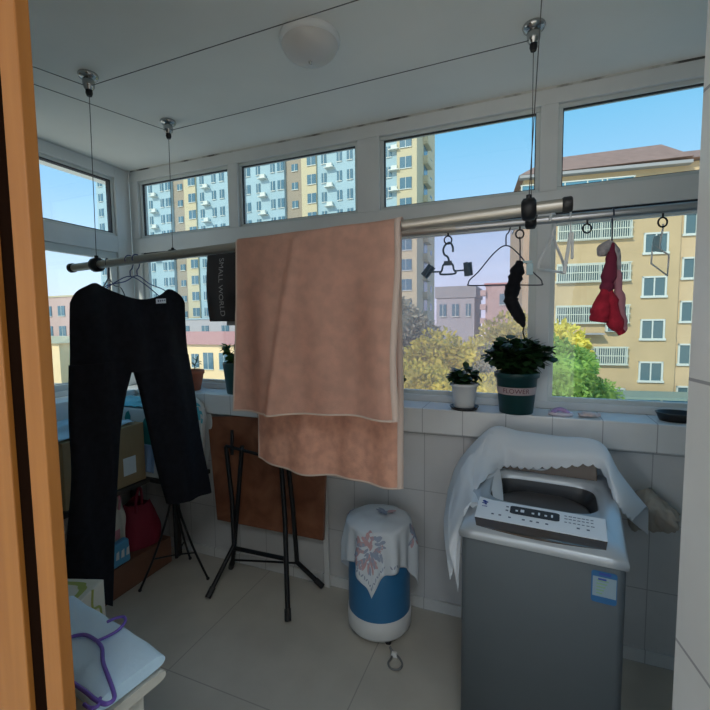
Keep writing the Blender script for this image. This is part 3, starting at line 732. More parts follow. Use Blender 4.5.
WB().lathe([(.155, .80), (.165, .795), (.165, .45), (.001, .45)], (0, .276, 0), 40, 1, .8).done('drum', M['drum'], wm)
# control fascia
def fac(u, v, h=.011):       # u across, v up the slope
    x = -.205+.40*u; y = .002+.128*v; return Vector((x, y, topz(max(y, .004))+h))
q = WB(); q.add([fac(0, .27), fac(1, .27), fac(1, 1.0), fac(.12, 1.0), fac(0, 1.06), fac(0, .27, -.01), fac(1, .27, -.01), fac(1, 1, -.01), fac(.12, 1, -.01), fac(0, 1.06, -.01)],
               [(0, 1, 2, 3, 4), (0, 5, 6, 1), (1, 6, 7, 2), (2, 7, 8, 3), (3, 8, 9, 4), (4, 9, 5, 0)])
cp = q.done('control_panel', M['panel'], wm)
q = WB(); sp_ = [(0, .27)]+[(.03+.1*k, -.02-.10*math.sin(PI*k/9)) for k in range(10)]+[(.985, .0), (1, .27)]; ns = len(sp_)
q.add([fac(a, b, .0085) for a, b in sp_]+[fac(a, b, -.012) for a, b in sp_], [list(range(ns))]+[(i, ns+i, ns+(i+1) % ns, (i+1) % ns) for i in range(ns)])
q.done('smoked_strip', M['smoke'], wm)
q = WB(); rl_ = rrect(.275, .665, .60, .90, .04, 4); q.add([fac(x, y, .0122) for x, y in rl_], [list(range(len(rl_)))]); ds = q.done('display', M['collar'], wm)
for k, (x, w) in enumerate(((.32, .02), (.36, .03), (.45, .02), (.50, .015), (.55, .02), (.60, .015))):
    WB().add([fac(x, .70, .0128), fac(x+w, .70, .0128), fac(x+w, .76+.04*(k % 2), .0128), fac(x, .76+.04*(k % 2), .0128)], [(0, 1, 2, 3)]).done('display_symbol', M['panel'], ds)
rr2 = random.Random(4)
for x, y, n_ in ((.13, .44, 1), (.19, .44, 1), (.27, .42, 1), (.38, .42, 1), (.44, .42, 1), (.49, .42, 1), (.56, .42, 1), (.79, .47, 1), (.86, .47, 1), (.24, .66, 1), (.24, .80, 1)):
    w = .022; WB().add([fac(x, y, .0122), fac(x+w, y, .0122), fac(x+w, y+.05, .0122), fac(x, y+.05, .0122)], [(0, 1, 2, 3)]).done('button', M['ink'], cp)
for y in (.62, .74, .84):
    q = WB()
    for k in range(7):
        x = .70+k*.032; w = .018+.008*rr2.random(); q.add([fac(x, y, .0122), fac(x+w, y, .0122), fac(x+w, y+.028, .0122), fac(x, y+.028, .0122)], [(0, 1, 2, 3)])
    q.done('lettering_line', M['ink'], cp)
q = WB()
for x, y, rx_, ry_ in ((.050, .90, .016, .035), (.068, .87, .018, .03), (.052, .82, .022, .02), (.068, .79, .010, .025)):
    q.add([fac(x+rx_*math.cos(a*PI/6), y+ry_*math.sin(a*PI/6), .0123) for a in range(12)], [list(range(12))])
for k in range(4): q.add([fac(.042+.011*k, .68, .0123), fac(.049+.011*k, .68, .0123), fac(.049+.011*k, .72, .0123), fac(.042+.011*k, .72, .0123)], [(0, 1, 2, 3)])
q.done('blue_mark', M['logo'], cp)
# folded lid
q = WB().hexa([(-.195, .438, topz(.44)+.002), (.19, .438, topz(.44)+.002), (.19, .446, topz(.44)+.002), (-.195, .446, topz(.44)+.002), (-.19, .452, .968), (.185, .452, .968), (.185, .460, .968), (-.19, .460, .968)])
q.hexa([(-.195, .448, topz(.44)+.002), (.19, .448, topz(.44)+.002), (.19, .456, topz(.44)+.002), (-.195, .456, topz(.44)+.002), (-.19, .462, .975), (.185, .462, .975), (.185, .470, .975), (-.19, .470, .975)])
ld = q.done('lid', M['smoke'], wm, bev=.003)
q = WB().tube([(-.03-.05*math.cos(a*PI/10), .433, .905-.02*math.sin(a*PI/10)) for a in range(11)], .005, 8); q.done('lid_handle', M['silver'], ld)
# energy label
def st(x, z, h=.0016): return (x, -h, z)
sx0, sz0 = .152, .640
q = WB(); rl_ = rrect(0, .068, 0, .100, .008, 3); q.add([st(sx0+x, sz0+y) for x, y in rl_], [list(range(len(rl_)))]); el = q.done('energy_sticker', M['stickerblue'], wm)
q = WB().add([st(sx0+.004, sz0+.020, .002), st(sx0+.066, sz0+.020, .002), st(sx0+.066, sz0+.082, .002), st(sx0+.004, sz0+.082, .002)], [(0, 1, 2, 3)])
q.cur = 1
for k in range(5): q.add([st(sx0+.014, sz0+.028+k*.010, .0024), st(sx0+.03+.004*k, sz0+.028+k*.010, .0024), st(sx0+.03+.004*k, sz0+.033+k*.010, .0024), st(sx0+.014, sz0+.033+k*.010, .0024)], [(0, 1, 2, 3)])
q.cur = 2; q.add([st(sx0+.018, sz0+.072, .0024), st(sx0+.040, sz0+.072, .0024), st(sx0+.040, sz0+.078, .0024), st(sx0+.018, sz0+.078, .0024)], [(0, 1, 2, 3)])
q.add([st(sx0+.020, sz0+.088, .0024), st(sx0+.052, sz0+.088, .0024), st(sx0+.052, sz0+.096, .0024), st(sx0+.020, sz0+.096, .0024)], [(0, 1, 2, 3)])
q.done('sticker_print', [M['stickerpale'], M['stickergreen'], M['logo']], el)

# ---- lace cover pulled over the open lid
A = lambda x, y, Y: atY(x, y, Y)
rows = [  # back edge, over the top of the lid, front lip
 [A(452, 520, 1.99), A(472, 500, 1.99), A(488, 470, 1.99), A(520, 470, 1.98), A(560, 476, 1.96), A(598, 482, 1.95), A(622, 512, 1.93), A(648, 535, 1.92)],
 [A(449, 490, 1.96), A(460, 462, 1.97), A(488, 437, 1.97), A(521, 439, 1.96), A(560, 443, 1.95), A(598, 449, 1.93), A(620, 482, 1.90), A(648, 512, 1.90)],
 [A(446, 505, 1.80), A(462, 470, 1.84), A(491, 429, 1.925), A(521, 432, 1.915), A(560, 437, 1.905), A(600, 443, 1.885), A(619, 472, 1.80), A(646, 507, 1.82)],
 [A(444, 530, 1.62), A(462, 495, 1.65), A(497, 450, 1.845), A(524, 451, 1.84), A(560, 453, 1.83), A(599, 456, 1.815), A(616, 488, 1.70), A(640, 513, 1.76)],
 [A(450, 580, 1.50), A(470, 500, 1.58), A(500, 467, 1.83), A(526, 467, 1.83), A(560, 466, 1.82), A(598, 466, 1.805), A(617, 503, 1.68), A(633, 519, 1.72)],
]
ps = patch(rows)
def lacef(u, v):
    p = ps(u, v); w = nz((u*7, v*3, 3))
    p += Vector((0, -.010*w, .006*w))
    if v > .86: p.z -= .011*abs(math.sin(u*26*PI))*((v-.86)/.14)
    return p
t = thing('lace_cover', 'white scalloped lace cloth draped over the raised washing machine lid', 'cloth', (.05, 1.85, .9), 0)
MB().grid(lacef, 104, 36).build('cloth', M['lace'], t, solid=.003)
# cloth falling at the left edge of the machine
rows2 = [[A(492, 431, 1.90), A(478, 447, 1.86), A(462, 466, 1.80), A(450, 500, 1.70)],
         [A(500, 470, 1.83), A(484, 478, 1.74), A(466, 490, 1.64), A(448, 520, 1.58)],
         [A(503, 505, 1.66), A(490, 505, 1.60), A(470, 503, 1.53), A(449, 545, 1.50)],
         [A(496, 517, 1.60), A(482, 512, 1.56), A(464, 510, 1.49), A(458, 592, 1.48)]]
ps2 = patch(rows2)
def lf2(u, v):
    p = ps2(u, v)+Vector((0, -.016*nz((u*5, v*5, 9)), .01*nz((u*6, v*4, 1))))
    if v > .85: p.z -= .010*abs(math.sin(u*9*PI))*((v-.85)/.15)
    return p
MB().grid(lf2, 40, 40).build('cloth_corner', M['lace'], t, solid=.003)

# ---- beige rag hung behind the machine
t = thing('beige_rag', 'crumpled beige rag on the wall tap right of the washing machine', 'rag', (.5, 2.0, .72), 0)
prag = patch([[A(634, 492, 2.02), A(648, 489, 2.0), A(662, 500, 1.99), A(680, 514, 1.98)], [A(630, 506, 1.97), A(646, 498, 1.93), A(662, 507, 1.93), A(679, 520, 1.94)],
              [A(628, 520, 1.97), A(644, 514, 1.92), A(660, 520, 1.92), A(678, 527, 1.94)], [A(632, 530, 2.0), A(646, 530, 1.98), A(660, 532, 1.98), A(676, 532, 1.99)]])
MB().grid(lambda u, v: prag(u, v)+Vector((0, -.02*nz((u*6, v*5, 4)), .012*nz((u*9, v*6, 7)))), 36, 28).build('rag_cloth', M['rag'], t, solid=.006)
tp = thing('wall_tap', 'small chrome wall tap under the beige rag behind the washing machine', 'tap', (.50, 2.08, .80), 0)
MB().tube(cr([(.50, 2.078, .775), (.50, 2.02, .775), (.50, 1.99, .765), (.50, 1.985, .735)], 4), .011, 12).build('spout', M['chrome'], tp)

# ================================================================== MINI WASHER WITH CLOTH
mc = (-.645, 1.865)
mw = thing('mini_washer', 'small round blue and white tub washer standing on the floor', 'washing machine', (*mc, 0), 0)
MB().lathe([(.118, .022), (.140, .026), (.154, .045), (.156, .118), (.150, .124)], (*mc, 0), 48).build('white_base', M['whiteplastic'], mw)
MB().lathe([(.150, .118), (.150, .30), (.141, .52), (.138, .53)], (*mc, 0), 48).build('blue_tub', M['bluebody'], mw)
MB().lathe([(.143, .525), (.145, .535), (.138, .552), (.09, .572), (.001, .578)], (*mc, 0), 48).build('lid', M['whiteplastic'], mw)
for a in (.6, 2.2, 3.8, 5.4): MB().lathe([(.014, 0), (.016, .012), (.012, .026)], (mc[0]+.115*math.cos(a), mc[1]+.115*math.sin(a), 0), 12).build('foot', M['blackplastic'], mw)
TH = math.atan2(-mc[1], -mc[0])-.22      # a corner of the cloth points into the room
def drape(s, t_):
    # s, t_ in metres on the flat cloth
    r = math.hypot(s, t_); a = math.atan2(t_, s)+TH
    R0 = .149
    if r < R0: rad = r; z = .584-.030*(r/R0)**2.5; y_ = 0
    else:
        h = r-R0; k = min(1, h/.12)
        rad = R0+.006+.010*k+.016*k*math.sin(a*7+1.0)+.010*k*math.sin(a*13); z = .554-h*.985
    return Vector((mc[0]+rad*math.cos(a), mc[1]+rad*math.sin(a), z+.004*nz((s*18, t_*18, 2))))
HS = .325
t = thing('table_cloth', 'white embroidered cloth draped over the small blue tub washer', 'cloth', (*mc, .3), 0)
c45 = math.cos(PI/4)
def dq(u, v):
    s, t_ = (u-.5)*2*HS, (v-.5)*2*HS; s2, t2 = (s-t_)*c45, (s+t_)*c45
    e_ = .008*(abs(math.sin(u*24*PI)) if v < .001 or v > .999 else 0)
    return drape(s2, t2)
MB().grid(dq, 64, 64).build('cloth', M['whitecloth'], t, solid=.003)
def motif(mb, s0, t0, kind, size, ang):
    # a petal ellipse laid on the drape surface
    pts = []
    for k in range(10):
        a = 2*PI*k/10; ex, ey = size*math.cos(a), size*.42*math.sin(a)
        s = s0+ex*math.cos(ang)-ey*math.sin(ang); t_ = t0+ex*math.sin(ang)+ey*math.cos(ang)
        p = drape(s, t_); c_ = Vector((mc[0], mc[1], p.z)); o_ = (p-c_); o_.z = .6; o_.normalize(); pts.append(p+o_*.0085)
    mb.cur = kind; mb.add(pts, [list(range(10))])
rn = random.Random(11); EMB = []
for (s0, t0, n_, spread) in ((.245, -.01, 80, .090), (.0, .03, 8, .03), (-.03, -.2, 20, .05), (.02, .21, 14, .045)):
    mb = MB(); EMB.append(mb)
    for k in range(n_):
        ang = rn.uniform(0, 2*PI); rr_ = spread*math.sqrt(rn.random())
        motif(mb, s0+rr_*math.cos(ang), t0+rr_*1.1*math.sin(ang), 0 if rn.random() < .5 else 1, rn.uniform(.012, .026), ang+rn.gauss(0, .4))
mb = MB(); EMB.append(mb)
for k in range(13):      # scalloped border band near the front corner
    for sg in (-1, 1):
        f = k/12*.26; motif(mb, .42-f*c45*1.0, sg*f*c45, 1, .011, sg*-.78+(.9 if k % 2 else -.9))
for mb in EMB: mb.build('embroidery', [M['flower_pink'], M['flower_blue']], t)['label'] = 'pink and blue embroidered flowers'
# power cable with plug
t = thing('power_cable', 'grey coiled cable lying on the floor before the small tub washer', 'cable', (-.52, 1.69, 0), 0)
P = [(-.55, 1.735, .02), (-.535, 1.715, .006), (-.530, 1.69, .005), (-.535, 1.66, .005), (-.515, 1.635, .005), (-.485, 1.640, .005), (-.475, 1.67, .005), (-.495, 1.70, .006), (-.525, 1.715, .012), (-.55, 1.73, .02)]
MB().tube(cr(P, 6), .0045, 8).build('wire', M['grey_cable'], t)
MB().hexa([(-.537, 1.698, 0), (-.507, 1.700, 0), (-.508, 1.722, 0), (-.538, 1.720, 0), (-.534, 1.702, .02), (-.512, 1.703, .02), (-.512, 1.718, .02), (-.534, 1.717, .02)]).build('plug', M['whiteplastic'], t, bev=.003)

# ================================================================== FOLDED TABLE
t = thing('folding_table', 'folded table with brown marbled top and black steel legs against the wall', 'folding table', (-1.4, 1.95, 0), 0)
yb_, yt_ = 1.985, 2.045
tl, tr_, br, bl = A(207, 417, yt_), A(325, 412, yt_), A(323, 541, yb_), A(217, 520, yb_)
tr_.x = br.x+.012
nv = Vector((0, -.022, .003))
MB().hexa([bl-nv*0, br, br-nv, bl-nv, tl, tr_, tr_-nv, tl-nv]).build('table_top', M['marble'], t, bev=.004)
def leg(pix, nm='leg', r=.0135):
    P = [A(x, y, Y) if Y is not None else atZ(x, y, r) for x, y, Y in pix]
    MB().tube(P, r, 10).build(nm, M['dark_steel'], t)
    f = P[-1]; MB().tube([f+(P[-2]-f).normalized()*.05, f+(P[-2]-f).normalized()*-.004], .0165, 10).build('leg_cap', M['blackplastic'], t)
leg([(226, 446, 1.965), (232, 500, 1.945), (234, 545, 1.92), (208, 597, None)])
leg([(242, 446, 1.968), (238, 500, 1.960), (233, 560, 1.965), (231, 567, None)])
leg([(281, 462, 1.955), (285, 520, 1.90), (288, 620, None)])
leg([(288, 462, 1.970), (293, 510, 1.965), (297, 562, 1.98), (322, 586, None)])
mb = MB().tube([A(234, 548, 1.925), A(286, 559, 1.905)], .0125, 10).tube([A(235, 560, 1.94), A(296, 563, 1.965)], .006, 8)
mb.build('cross_bar', M['dark_steel'], t)
mb = MB().tube([A(226, 446, 1.965), A(288, 462, 1.97)], .010, 8).tube([A(232, 455, 1.975), A(232, 430, 2.01)], .01, 8)
mb.build('hinge_bar', M['dark_steel'], t)
tag(MB().hexa([(-1.035, 2.045, 0), (-1.005, 2.045, 0), (-1.005, 2.062, 0), (-1.035, 2.062, 0), (-1.050, 2.045, .80), (-1.02, 2.045, .80), (-1.02, 2.062, .80), (-1.050, 2.062, .80)]).build('white_batten', M['whiteplastic'], bev=.002),
    'thin white batten standing against the wall behind the folded table', 'batten')

# ================================================================== TRIPOD STAND
t = thing('tripod_stand', 'thin black folding tripod stand under the right trouser leg', 'tripod stand', (-1.90, 1.84, 0), 0)
cxy = Vector((-1.88, 1.80, 0))
MB().tube([cxy+Vector((0, 0, .13)), cxy+Vector((0, 0, .57))], .010, 12).build('pole', M['dark_steel'], t)
MB().tube([cxy+Vector((0, 0, .50)), cxy+Vector((0, 0, .56))], .018, 14).build('leg_collar', M['blackplastic'], t)
for fx, fy in ((-1.986, 1.63), (-1.704, 1.856), (-1.96, 1.985)):
    f = Vector((fx, fy, .010)); d = (f-cxy); d.z = 0
    pts = cr([cxy+Vector((0, 0, .53))+d*.05, cxy+d*.16+Vector((0, 0, .42)), cxy+d*.55+Vector((0, 0, .20)), f], 5)
    MB().tube(pts, .0065, 8).build('leg', M['dark_steel'], t)
    MB().ball(f, .010, 6).build('rubber_foot', M['blackplastic'], t)
    MB().tube([cxy+Vector((0, 0, .15)), cxy+d*.62+Vector((0, 0, .165))], .0045, 6).build('brace', M['dark_steel'], t)

# ================================================================== PILE IN THE LEFT CORNER
def carton(name, label, x0, x1, y0, y1, z0, z1, m, cat='box', group=None):
    t = thing(name, label, cat, ((x0+x1)/2, (y0+y1)/2, z0), 0, group)
    MB().box(x0, x1, y0, y1, z0, z1).build('box_body', m, t, bev=.004)
    return t
# low table carrying the cartons
t = thing('side_table', 'dark low side table under the cartons in the left corner', 'table', (-2.25, 1.6, 0), 0)
MB().prism([(-2.44, 1.18), (-2.03, 1.18), (-2.03, 1.772), (-1.80, 1.772), (-1.80, 2.02), (-2.44, 2.02)], .575, .60).build('table_top', M['darkshelf'], t, bev=.003)
for x, y in ((-2.42, 1.2), (-2.42, 1.98), (-2.07, 2.00)):
    MB().box(x-.015, x+.015, y-.015, y+.015, 0, .576).build('leg', M['darkshelf'], t)
t = carton('cardboard_box', 'brown cardboard box with a white address label behind the trousers', -2.43, -2.05, 1.30, 1.765, .60, .935, M['carton'])
MB().box(-2.0495, -2.0485, 1.62, 1.70, .66, .76).build('address_label', M['whitecard'], t)
MB().box(-2.43, -2.05, 1.50, 1.55, .9355, .9362).build('packing_tape', M['cream'], t)
t = carton('white_carton', 'white carton with teal leaf print behind the cardboard box', -2.43, -1.975, 1.785, 2.01, .60, 1.005, M['whitecard'])
YC = 1.7838
MB().add([(-2.035+.058*math.cos(a*PI/16)*(1.0), YC, .845+.120*math.sin(a*PI/16)) for a in range(32)], [list(range(32))]).build('round_print', M['tealprint'], t)
lf_ = [(.0, -.045), (.022, -.02), (.026, .012), (.012, .045), (-.012, .03), (-.024, 0), (-.016, -.03)]
MB().add([(-2.20+x, YC, .945+z) for x, z in lf_], [list(range(7))]).build('leaf_print', M['tealprint'], t)
mb = MB().grid(lambda u, v: Vector((-2.42+.35*u, 1.79+.21*v, 1.012+.035*math.sin(PI*u)*math.sin(PI*v)+.02*abs(nz((u*5, v*5, 3))))), 22, 18)
tag(mb.build('plastic_bag', M['cyanplastic'], solid=.003), 'crumpled cyan plastic bag lying on top of the white carton', 'bag')
mb = MB().grid(lambda u, v: Vector((-2.40+.33*u, 1.30+.42*v, .945+.05*math.sin(PI*u)*math.sin(PI*v)+.02*abs(nz((u*4, v*5, 8))))), 22, 22)
tag(mb.build('folded_film', M['paleprint'], solid=.003), 'pale blue plastic film lying on the brown cardboard box', 'film')
# printed bag right of the trousers
t = thing('printed_bag', 'white and cyan printed plastic bag standing behind the right trouser leg', 'bag', (-1.93, 2.02, .6), 0)
pb = patch([[A(184, 402, 2.02), A(197, 398, 2.02), A(205, 408, 2.02)], [A(184, 420, 1.98), A(200, 418, 1.96), A(206, 420, 2.0)], [A(184, 440, 1.97), A(200, 438, 1.95), A(205, 440, 2.0)], [A(184, 470, 2.0), A(200, 468, 2.0), A(204, 466, 2.02)]])
mb = MB().grid(lambda u, v: pb(u, v)+Vector((0, -.012*nz((u*6, v*5, 2)), 0)), 24, 24).grid(lambda u, v: (lambda p: Vector((p.x, 2.055-(2.055-p.y)*.15, p.z)))(pb(1-u, v)), 24, 24)
mb.build('bag_film', M['whitecard'], t, solid=.002)
mb = MB()
for (u0, v0, du, dv) in ((.45, .10, .22, .05), (.50, .22, .28, .05), (.40, .16, .12, .2), (.30, .55, .3, .12), (.55, .34, .2, .08)):
    MB().grid(lambda u, v: pb(min(1, u0+du*u), v0+dv*v+du*.1*u)+Vector((0, -.012*nz(((u0+du*u)*6, (v0+dv*v)*5, 2))-.004, 0)), 6, 4).build('cyan_print', M['cyanplastic'], t)
def gauze(u, v):
    x = -2.115+.135*u
    return Vector((x, 1.776-.012*v+.010*math.sin(u*18)*v, .80-.155*v-.008*abs(math.sin(u*10))*v))
mb2 = MB().grid(gauze, 26, 16)
tag(mb2.build('blue_cloth', M['bluegauze'], solid=.003), 'pale blue gathered cloth hanging in front of the white carton', 'cloth')
# reddish floor box, bags on it
t = carton('floor_box', 'low reddish brown cardboard box on the floor behind the tripod', -2.42, -2.055, 1.36, 1.93, 0, .165, M['redcarton'])
t = thing('red_bag', 'dark crimson cloth bag lying on the low floor box', 'bag', (-2.15, 1.78, .165), 0)
mb = MB()
def rbag(u, v):
    a = u*2*PI; zz_ = v
    r_ = math.sin(PI*min(.5, .12+v*.5))*(1-.35*v*v) if v < 1 else .5
    x = -2.20+.125*math.cos(a)*(1-.45*v**2)*(1+.15*nz((math.cos(a)*2, math.sin(a)*2, v*3))); y = 1.815+.125*math.sin(a)*(1-.35*v**2)*(1+.15*nz((math.cos(a)*2, 4+math.sin(a)*2, v*3)))
    return Vector((x, y, .168+.24*v+.02*math.sin(a*3)*v))
MB().grid(rbag, 40, 16).add([rbag(k/40, 1) for k in range(40)], [list(range(40))]).build('bag_body', M['redbag'], t)
MB().tube(cr([(-2.12, 1.74, .39), (-2.09, 1.72, .47), (-2.10, 1.75, .54), (-2.14, 1.80, .50), (-2.16, 1.82, .40)], 5), .008, 8).build('bag_handle', M['redbag'], t)
t = thing('tote_bag', 'pale flowered tote bag leaning behind the left trouser leg', 'bag', (-2.2, 1.55, .165), 0)
pt_ = patch([[(-2.10, 1.46, .48), (-2.09, 1.54, .50), (-2.12, 1.64, .49)], [(-2.085, 1.45, .38), (-2.07, 1.54, .38), (-2.09, 1.645, .38)], [(-2.08, 1.46, .27), (-2.065, 1.54, .27), (-2.085, 1.63, .27)], [(-2.09, 1.47, .17), (-2.08, 1.54, .17), (-2.10, 1.62, .17)]])
pt = lambda u, v: pt_(u, v)+Vector((-.055, .045, 0))
MB().grid(lambda u, v: pt(u, v)+Vector((.012*nz((u*5, v*5, 1)), 0, 0)), 22, 22).grid(lambda u, v: pt(1-u, v)+Vector((-.09, 0, 0)), 22, 22).build('bag_body', M['cream'], t, solid=.003)
mb = MB().tube(cr([(-2.125, 1.535, .46), (-2.11, 1.545, .53), (-2.125, 1.59, .555), (-2.115, 1.635, .53), (-2.135, 1.645, .45)], 5), .007, 8)
for u0, v0 in ((.3, .45), (.6, .5), (.45, .7)):
    MB().grid(lambda u, v: pt(u0+.16*(u-.5), v0+.16*(v-.5))+Vector((.016, 0, 0)), 5, 5).build('flower_print', M['pinkcloth'], t)
mb.build('bag_handle', M['pinkcloth'], t)
t = thing('tissue_pack', 'sky blue plastic wrapped pack on the front edge of the low floor box', 'pack', (-2.1, 1.47, .165), 0)
mb = MB().hexa([(-2.108, 1.46, .166), (-2.058, 1.46, .166), (-2.058, 1.645, .166), (-2.108, 1.645, .166), (-2.108, 1.465, .285), (-2.060, 1.465, .285), (-2.060, 1.64, .300), (-2.108, 1.64, .300)])
mb.build('pack_film', M['bluepack'], t, bev=.012, segs=3)
mb = MB()
for k in range(5): mb.add([(-2.0565, 1.485+.032*k, .21), (-2.0565, 1.505+.032*k, .21), (-2.0570, 1.507+.032*k, .255), (-2.0570, 1.491+.032*k, .25)], [(0, 1, 2, 3)])
mb.build('pack_print', M['whitecard'], t)
# left sill stack
t = carton('storage_box', 'pale blue storage box at the left window beside the door frame', -2.45, -2.20, 1.22, 1.29, .60, 1.19, M['paleprint'])
t = carton('cardboard_box', 'small tan cardboard box stacked on the pale blue storage box', -2.45, -2.19, 1.20, 1.295, 1.19, 1.315, M['carton'])
mb = MB().grid(lambda u, v: Vector((-2.32+.12*math.cos(2*PI*u)*math.sin(PI*(.02+.96*v))**.6, 1.25+.05*math.sin(2*PI*u)*math.sin(PI*(.02+.96*v))**.6, 1.317+.14*v+.008*nz((u*9, v*6, 1)))), 32, 16)
tag(mb.build('white_bundle', M['whitecloth']), 'white plastic wrapped bundle on the small tan cardboard box', 'bundle')

# ---- near left: patterned carton and folded quilt with the violet hanger
t = thing('patterned_carton', 'white carton with olive green curved stripes on its top, next to the quilt', 'box', (-1.5, .88, 0), 0)
bz_ = .62
k1 = atZ(104, 579, bz_); k2 = atZ(70, 611, bz_)
dv_ = (k2-k1).normalized(); ex_ = Vector((dv_.y, -dv_.x, 0))
if ex_.x > 0: ex_ = -ex_
c0 = k1; c1_ = k1+dv_*.30; c2 = c1_+ex_*.36; c3 = k1+ex_*.36
low = lambda p: Vector((p.x, p.y, 0))
MB().hexa([low(c0), low(c1_), low(c2), low(c3), c0, c1_, c2, c3]).build('box_body', M['cream'], t, bev=.004)
mb = MB()
for d0 in (.020, .060, .100, .140):
    def band(d):
        q0 = [(.295, d), (d+.06, d), (d+.018, d+.018), (d, d+.06), (d, .34)]
        return [c0+dv_*p.x+ex_*p.y+Vector((0, 0, .0009)) for p in cr([Vector((a, b, 0)) for a, b in q0], 5)]
    A1, B1 = band(d0), band(d0+.017)
    for i_ in range(len(A1)-1): mb.add([A1[i_], A1[i_+1], B1[i_+1], B1[i_]], [(0, 1, 2, 3)])
nrm = Vector((-dv_.y, dv_.x, 0))
if nrm.x < 0: nrm = -nrm
mb.tube(cr([c0+dv_*.06+nrm*.001, c0+dv_*.065+nrm*.001+Vector((0, 0, -.06)), c0+dv_*.03+nrm*.001+Vector((0, 0, -.08)), c0+dv_*.025+nrm*.001+Vector((0, 0, -.13))], 4), .004, 6)
mb.build('green_stripes', M['greenprint'], t)

qz = .76
e1 = atZ(165, 648, qz); e2 = atZ(105, 712, qz)          # the rounded end of the folded quilt
far = (atZ(75, 592, qz)-e1); far.z = 0; far.normalize()
side = Vector((far.y, -far.x, 0))
if side.y > 0: side = -side
t = thing('folded_quilt', 'pale blue folded quilt lying on the dark stool at lower left', 'quilt', tuple(e1+far*.2+side*.1-Vector((0, 0, .09))), 0)
wq = .155; Lq = .40
def quilt(u, v, th, z):
    # rounded slab: u along, v around the section
    a = v*2*PI
    s = math.copysign(abs(math.cos(a))**.45, math.cos(a)); c_ = math.copysign(abs(math.sin(a))**.75, math.sin(a))
    en = 1-.30*math.exp(-u*Lq/.02)
    p = e1+far*(Lq*u)+side*(wq/2+s*wq/2*(.97+.03*en)); p.z = z+c_*th/2*en*(1+.0)+.004*nz((u*9, v*8, z*20)); return p
for nm, m_, th, z, in (('quilt_upper_fold', M['quilt'], .042, qz-.022), ('quilt_lower_fold', M['quilt_under'], .036, qz-.061)):
    mb = MB().grid(lambda u, v: quilt(u, v, th, z), 40, 40)
    mb.add([quilt(0, k/40, th, z) for k in range(40)], [list(range(40))]).add([quilt(1, k/40, th, z) for k in range(40)], [list(range(40))]); mb.build(nm, m_, t)
def qh(u, v):
    p = e1+far*(.01+.10*u)+side*(.10+.085*u*0+.0)+side*(.10*v*0); return p
mb = MB().grid(lambda u, v: (lambda p: Vector((p.x, p.y, qz-.08-.19*v*(1-.35*abs(u-.4)))))(e1+far*(.02+.05*math.sin(u*8)*v*.3)+side*(.045+.07*u)), 22, 16)
mb.build('hanging_sheet_edge', M['quilt_under'], t, solid=.004)
t = thing('stool', 'dark stool under the folded quilt', 'stool', tuple(Vector(((e1+far*.24+side*.08).x, (e1+far*.24+side*.08).y, 0))), 0)
s0 = e1+far*.06+side*.015; pts = [s0, s0+side*.125, s0+side*.125+far*.32, s0+far*.32]
MB().prism([(p.x, p.y) for p in (pts if True else [])], qz-.115, qz-.080).build('seat', M['darkshelf'], t)
for p in pts:
    pc = p+(sum(pts, Vector())/4-p).normalized()*.03
    MB().tube([(pc.x, pc.y, 0), (pc.x, pc.y, qz-.114)], .014, 10).build('leg', M['darkshelf'], t)
# violet hanger on the quilt
t = thing('violet_hanger', 'violet plastic clothes hanger lying on the folded quilt', 'hanger', tuple(atZ(105, 640, qz)), 0)
hz = qz+.006
HZ = lambda pts: [atZ(x, y, hz) for x, y in pts]
MB().tube(cr(HZ([(107, 622), (116, 618), (124, 617), (125, 622), (118, 630), (108, 636), (97, 641)]), 5), .0035, 8).build('hook', M['violet'], t)
MB().tube(cr(HZ([(97, 641), (86, 635), (74, 636), (66, 640)]), 4), .0042, 8).tube(cr(HZ([(97, 641), (102, 648), (103, 662), (108, 676), (113, 690), (114, 699), (106, 704), (96, 700), (86, 692), (72, 682), (60, 672)]), 5), .0042, 8)\
    .tube(cr(HZ([(100, 698), (98, 706), (90, 708), (84, 704)]), 4), .0035, 8).build('frame', M['violet'], t)

# ================================================================== OUTDOORS
GZ = -6.
struct(MB().box(-160, 120, 2.6, 140, GZ-.2, GZ).build('ground', M['ground'], origin=(0, 0, GZ)))

# ---- ochre apartment block on the right
t = thing('apartment_block', 'ochre apartment block with barred windows and brown hipped roof at right', 'building', (8, 34, GZ), math.atan2(.122, .9925))
BM = Matrix.Translation((8, 34, 0)) @ Matrix.Rotation(math.atan2(.122, .9925), 4, 'Z')
class OB(MB):
    mtx = BM
    def done(s, *a, **k): s.v = [s.mtx @ v for v in s.v]; return s.build(*a, **k)
OB().box(-8.4, 1.30, 0, 10, GZ, 11.5).done('wall', M['yellow'], t)
OB().box(1.30, 16, .35, 10, GZ, 11.7).done('wall', M['yellow_pale'], t)
rfm = OB(); rfm.add([(-8.8, -.6, 11.55), (1.6, -.6, 11.75), (1.6, 4.5, 14.4), (-6.0, 4.5, 14.2), (-8.8, 10.4, 11.55), (1.6, 10.4, 11.75)], [(0, 1, 2, 3), (0, 3, 4), (3, 2, 5, 4), (1, 5, 2), (0, 4, 5, 1)])
rfm.add([(1.6, -.25, 11.75), (16.5, -.25, 11.9), (16.5, 4.5, 13.9), (1.6, 4.5, 13.7), (1.6, 10.4, 11.7), (16.5, 10.4, 11.8)], [(0, 1, 2, 3), (3, 2, 5, 4), (1, 5, 2), (0, 4, 5, 1), (0, 3, 4)])
rfm.done('roof', M['rooftile'], t)
OB().box(-8.75, 1.55, -.58, 0, 11.35, 11.55).done('eave', M['roofsoffit'], t)
q = OB().box(-8.5, -1.55, -.10, .0, 9.15, 10.95).box(-8.5, -8.38, 0, 8, 9.15, 10.95); gb = q.done('glazed_balcony', M['blueglass'], t)
q = OB()
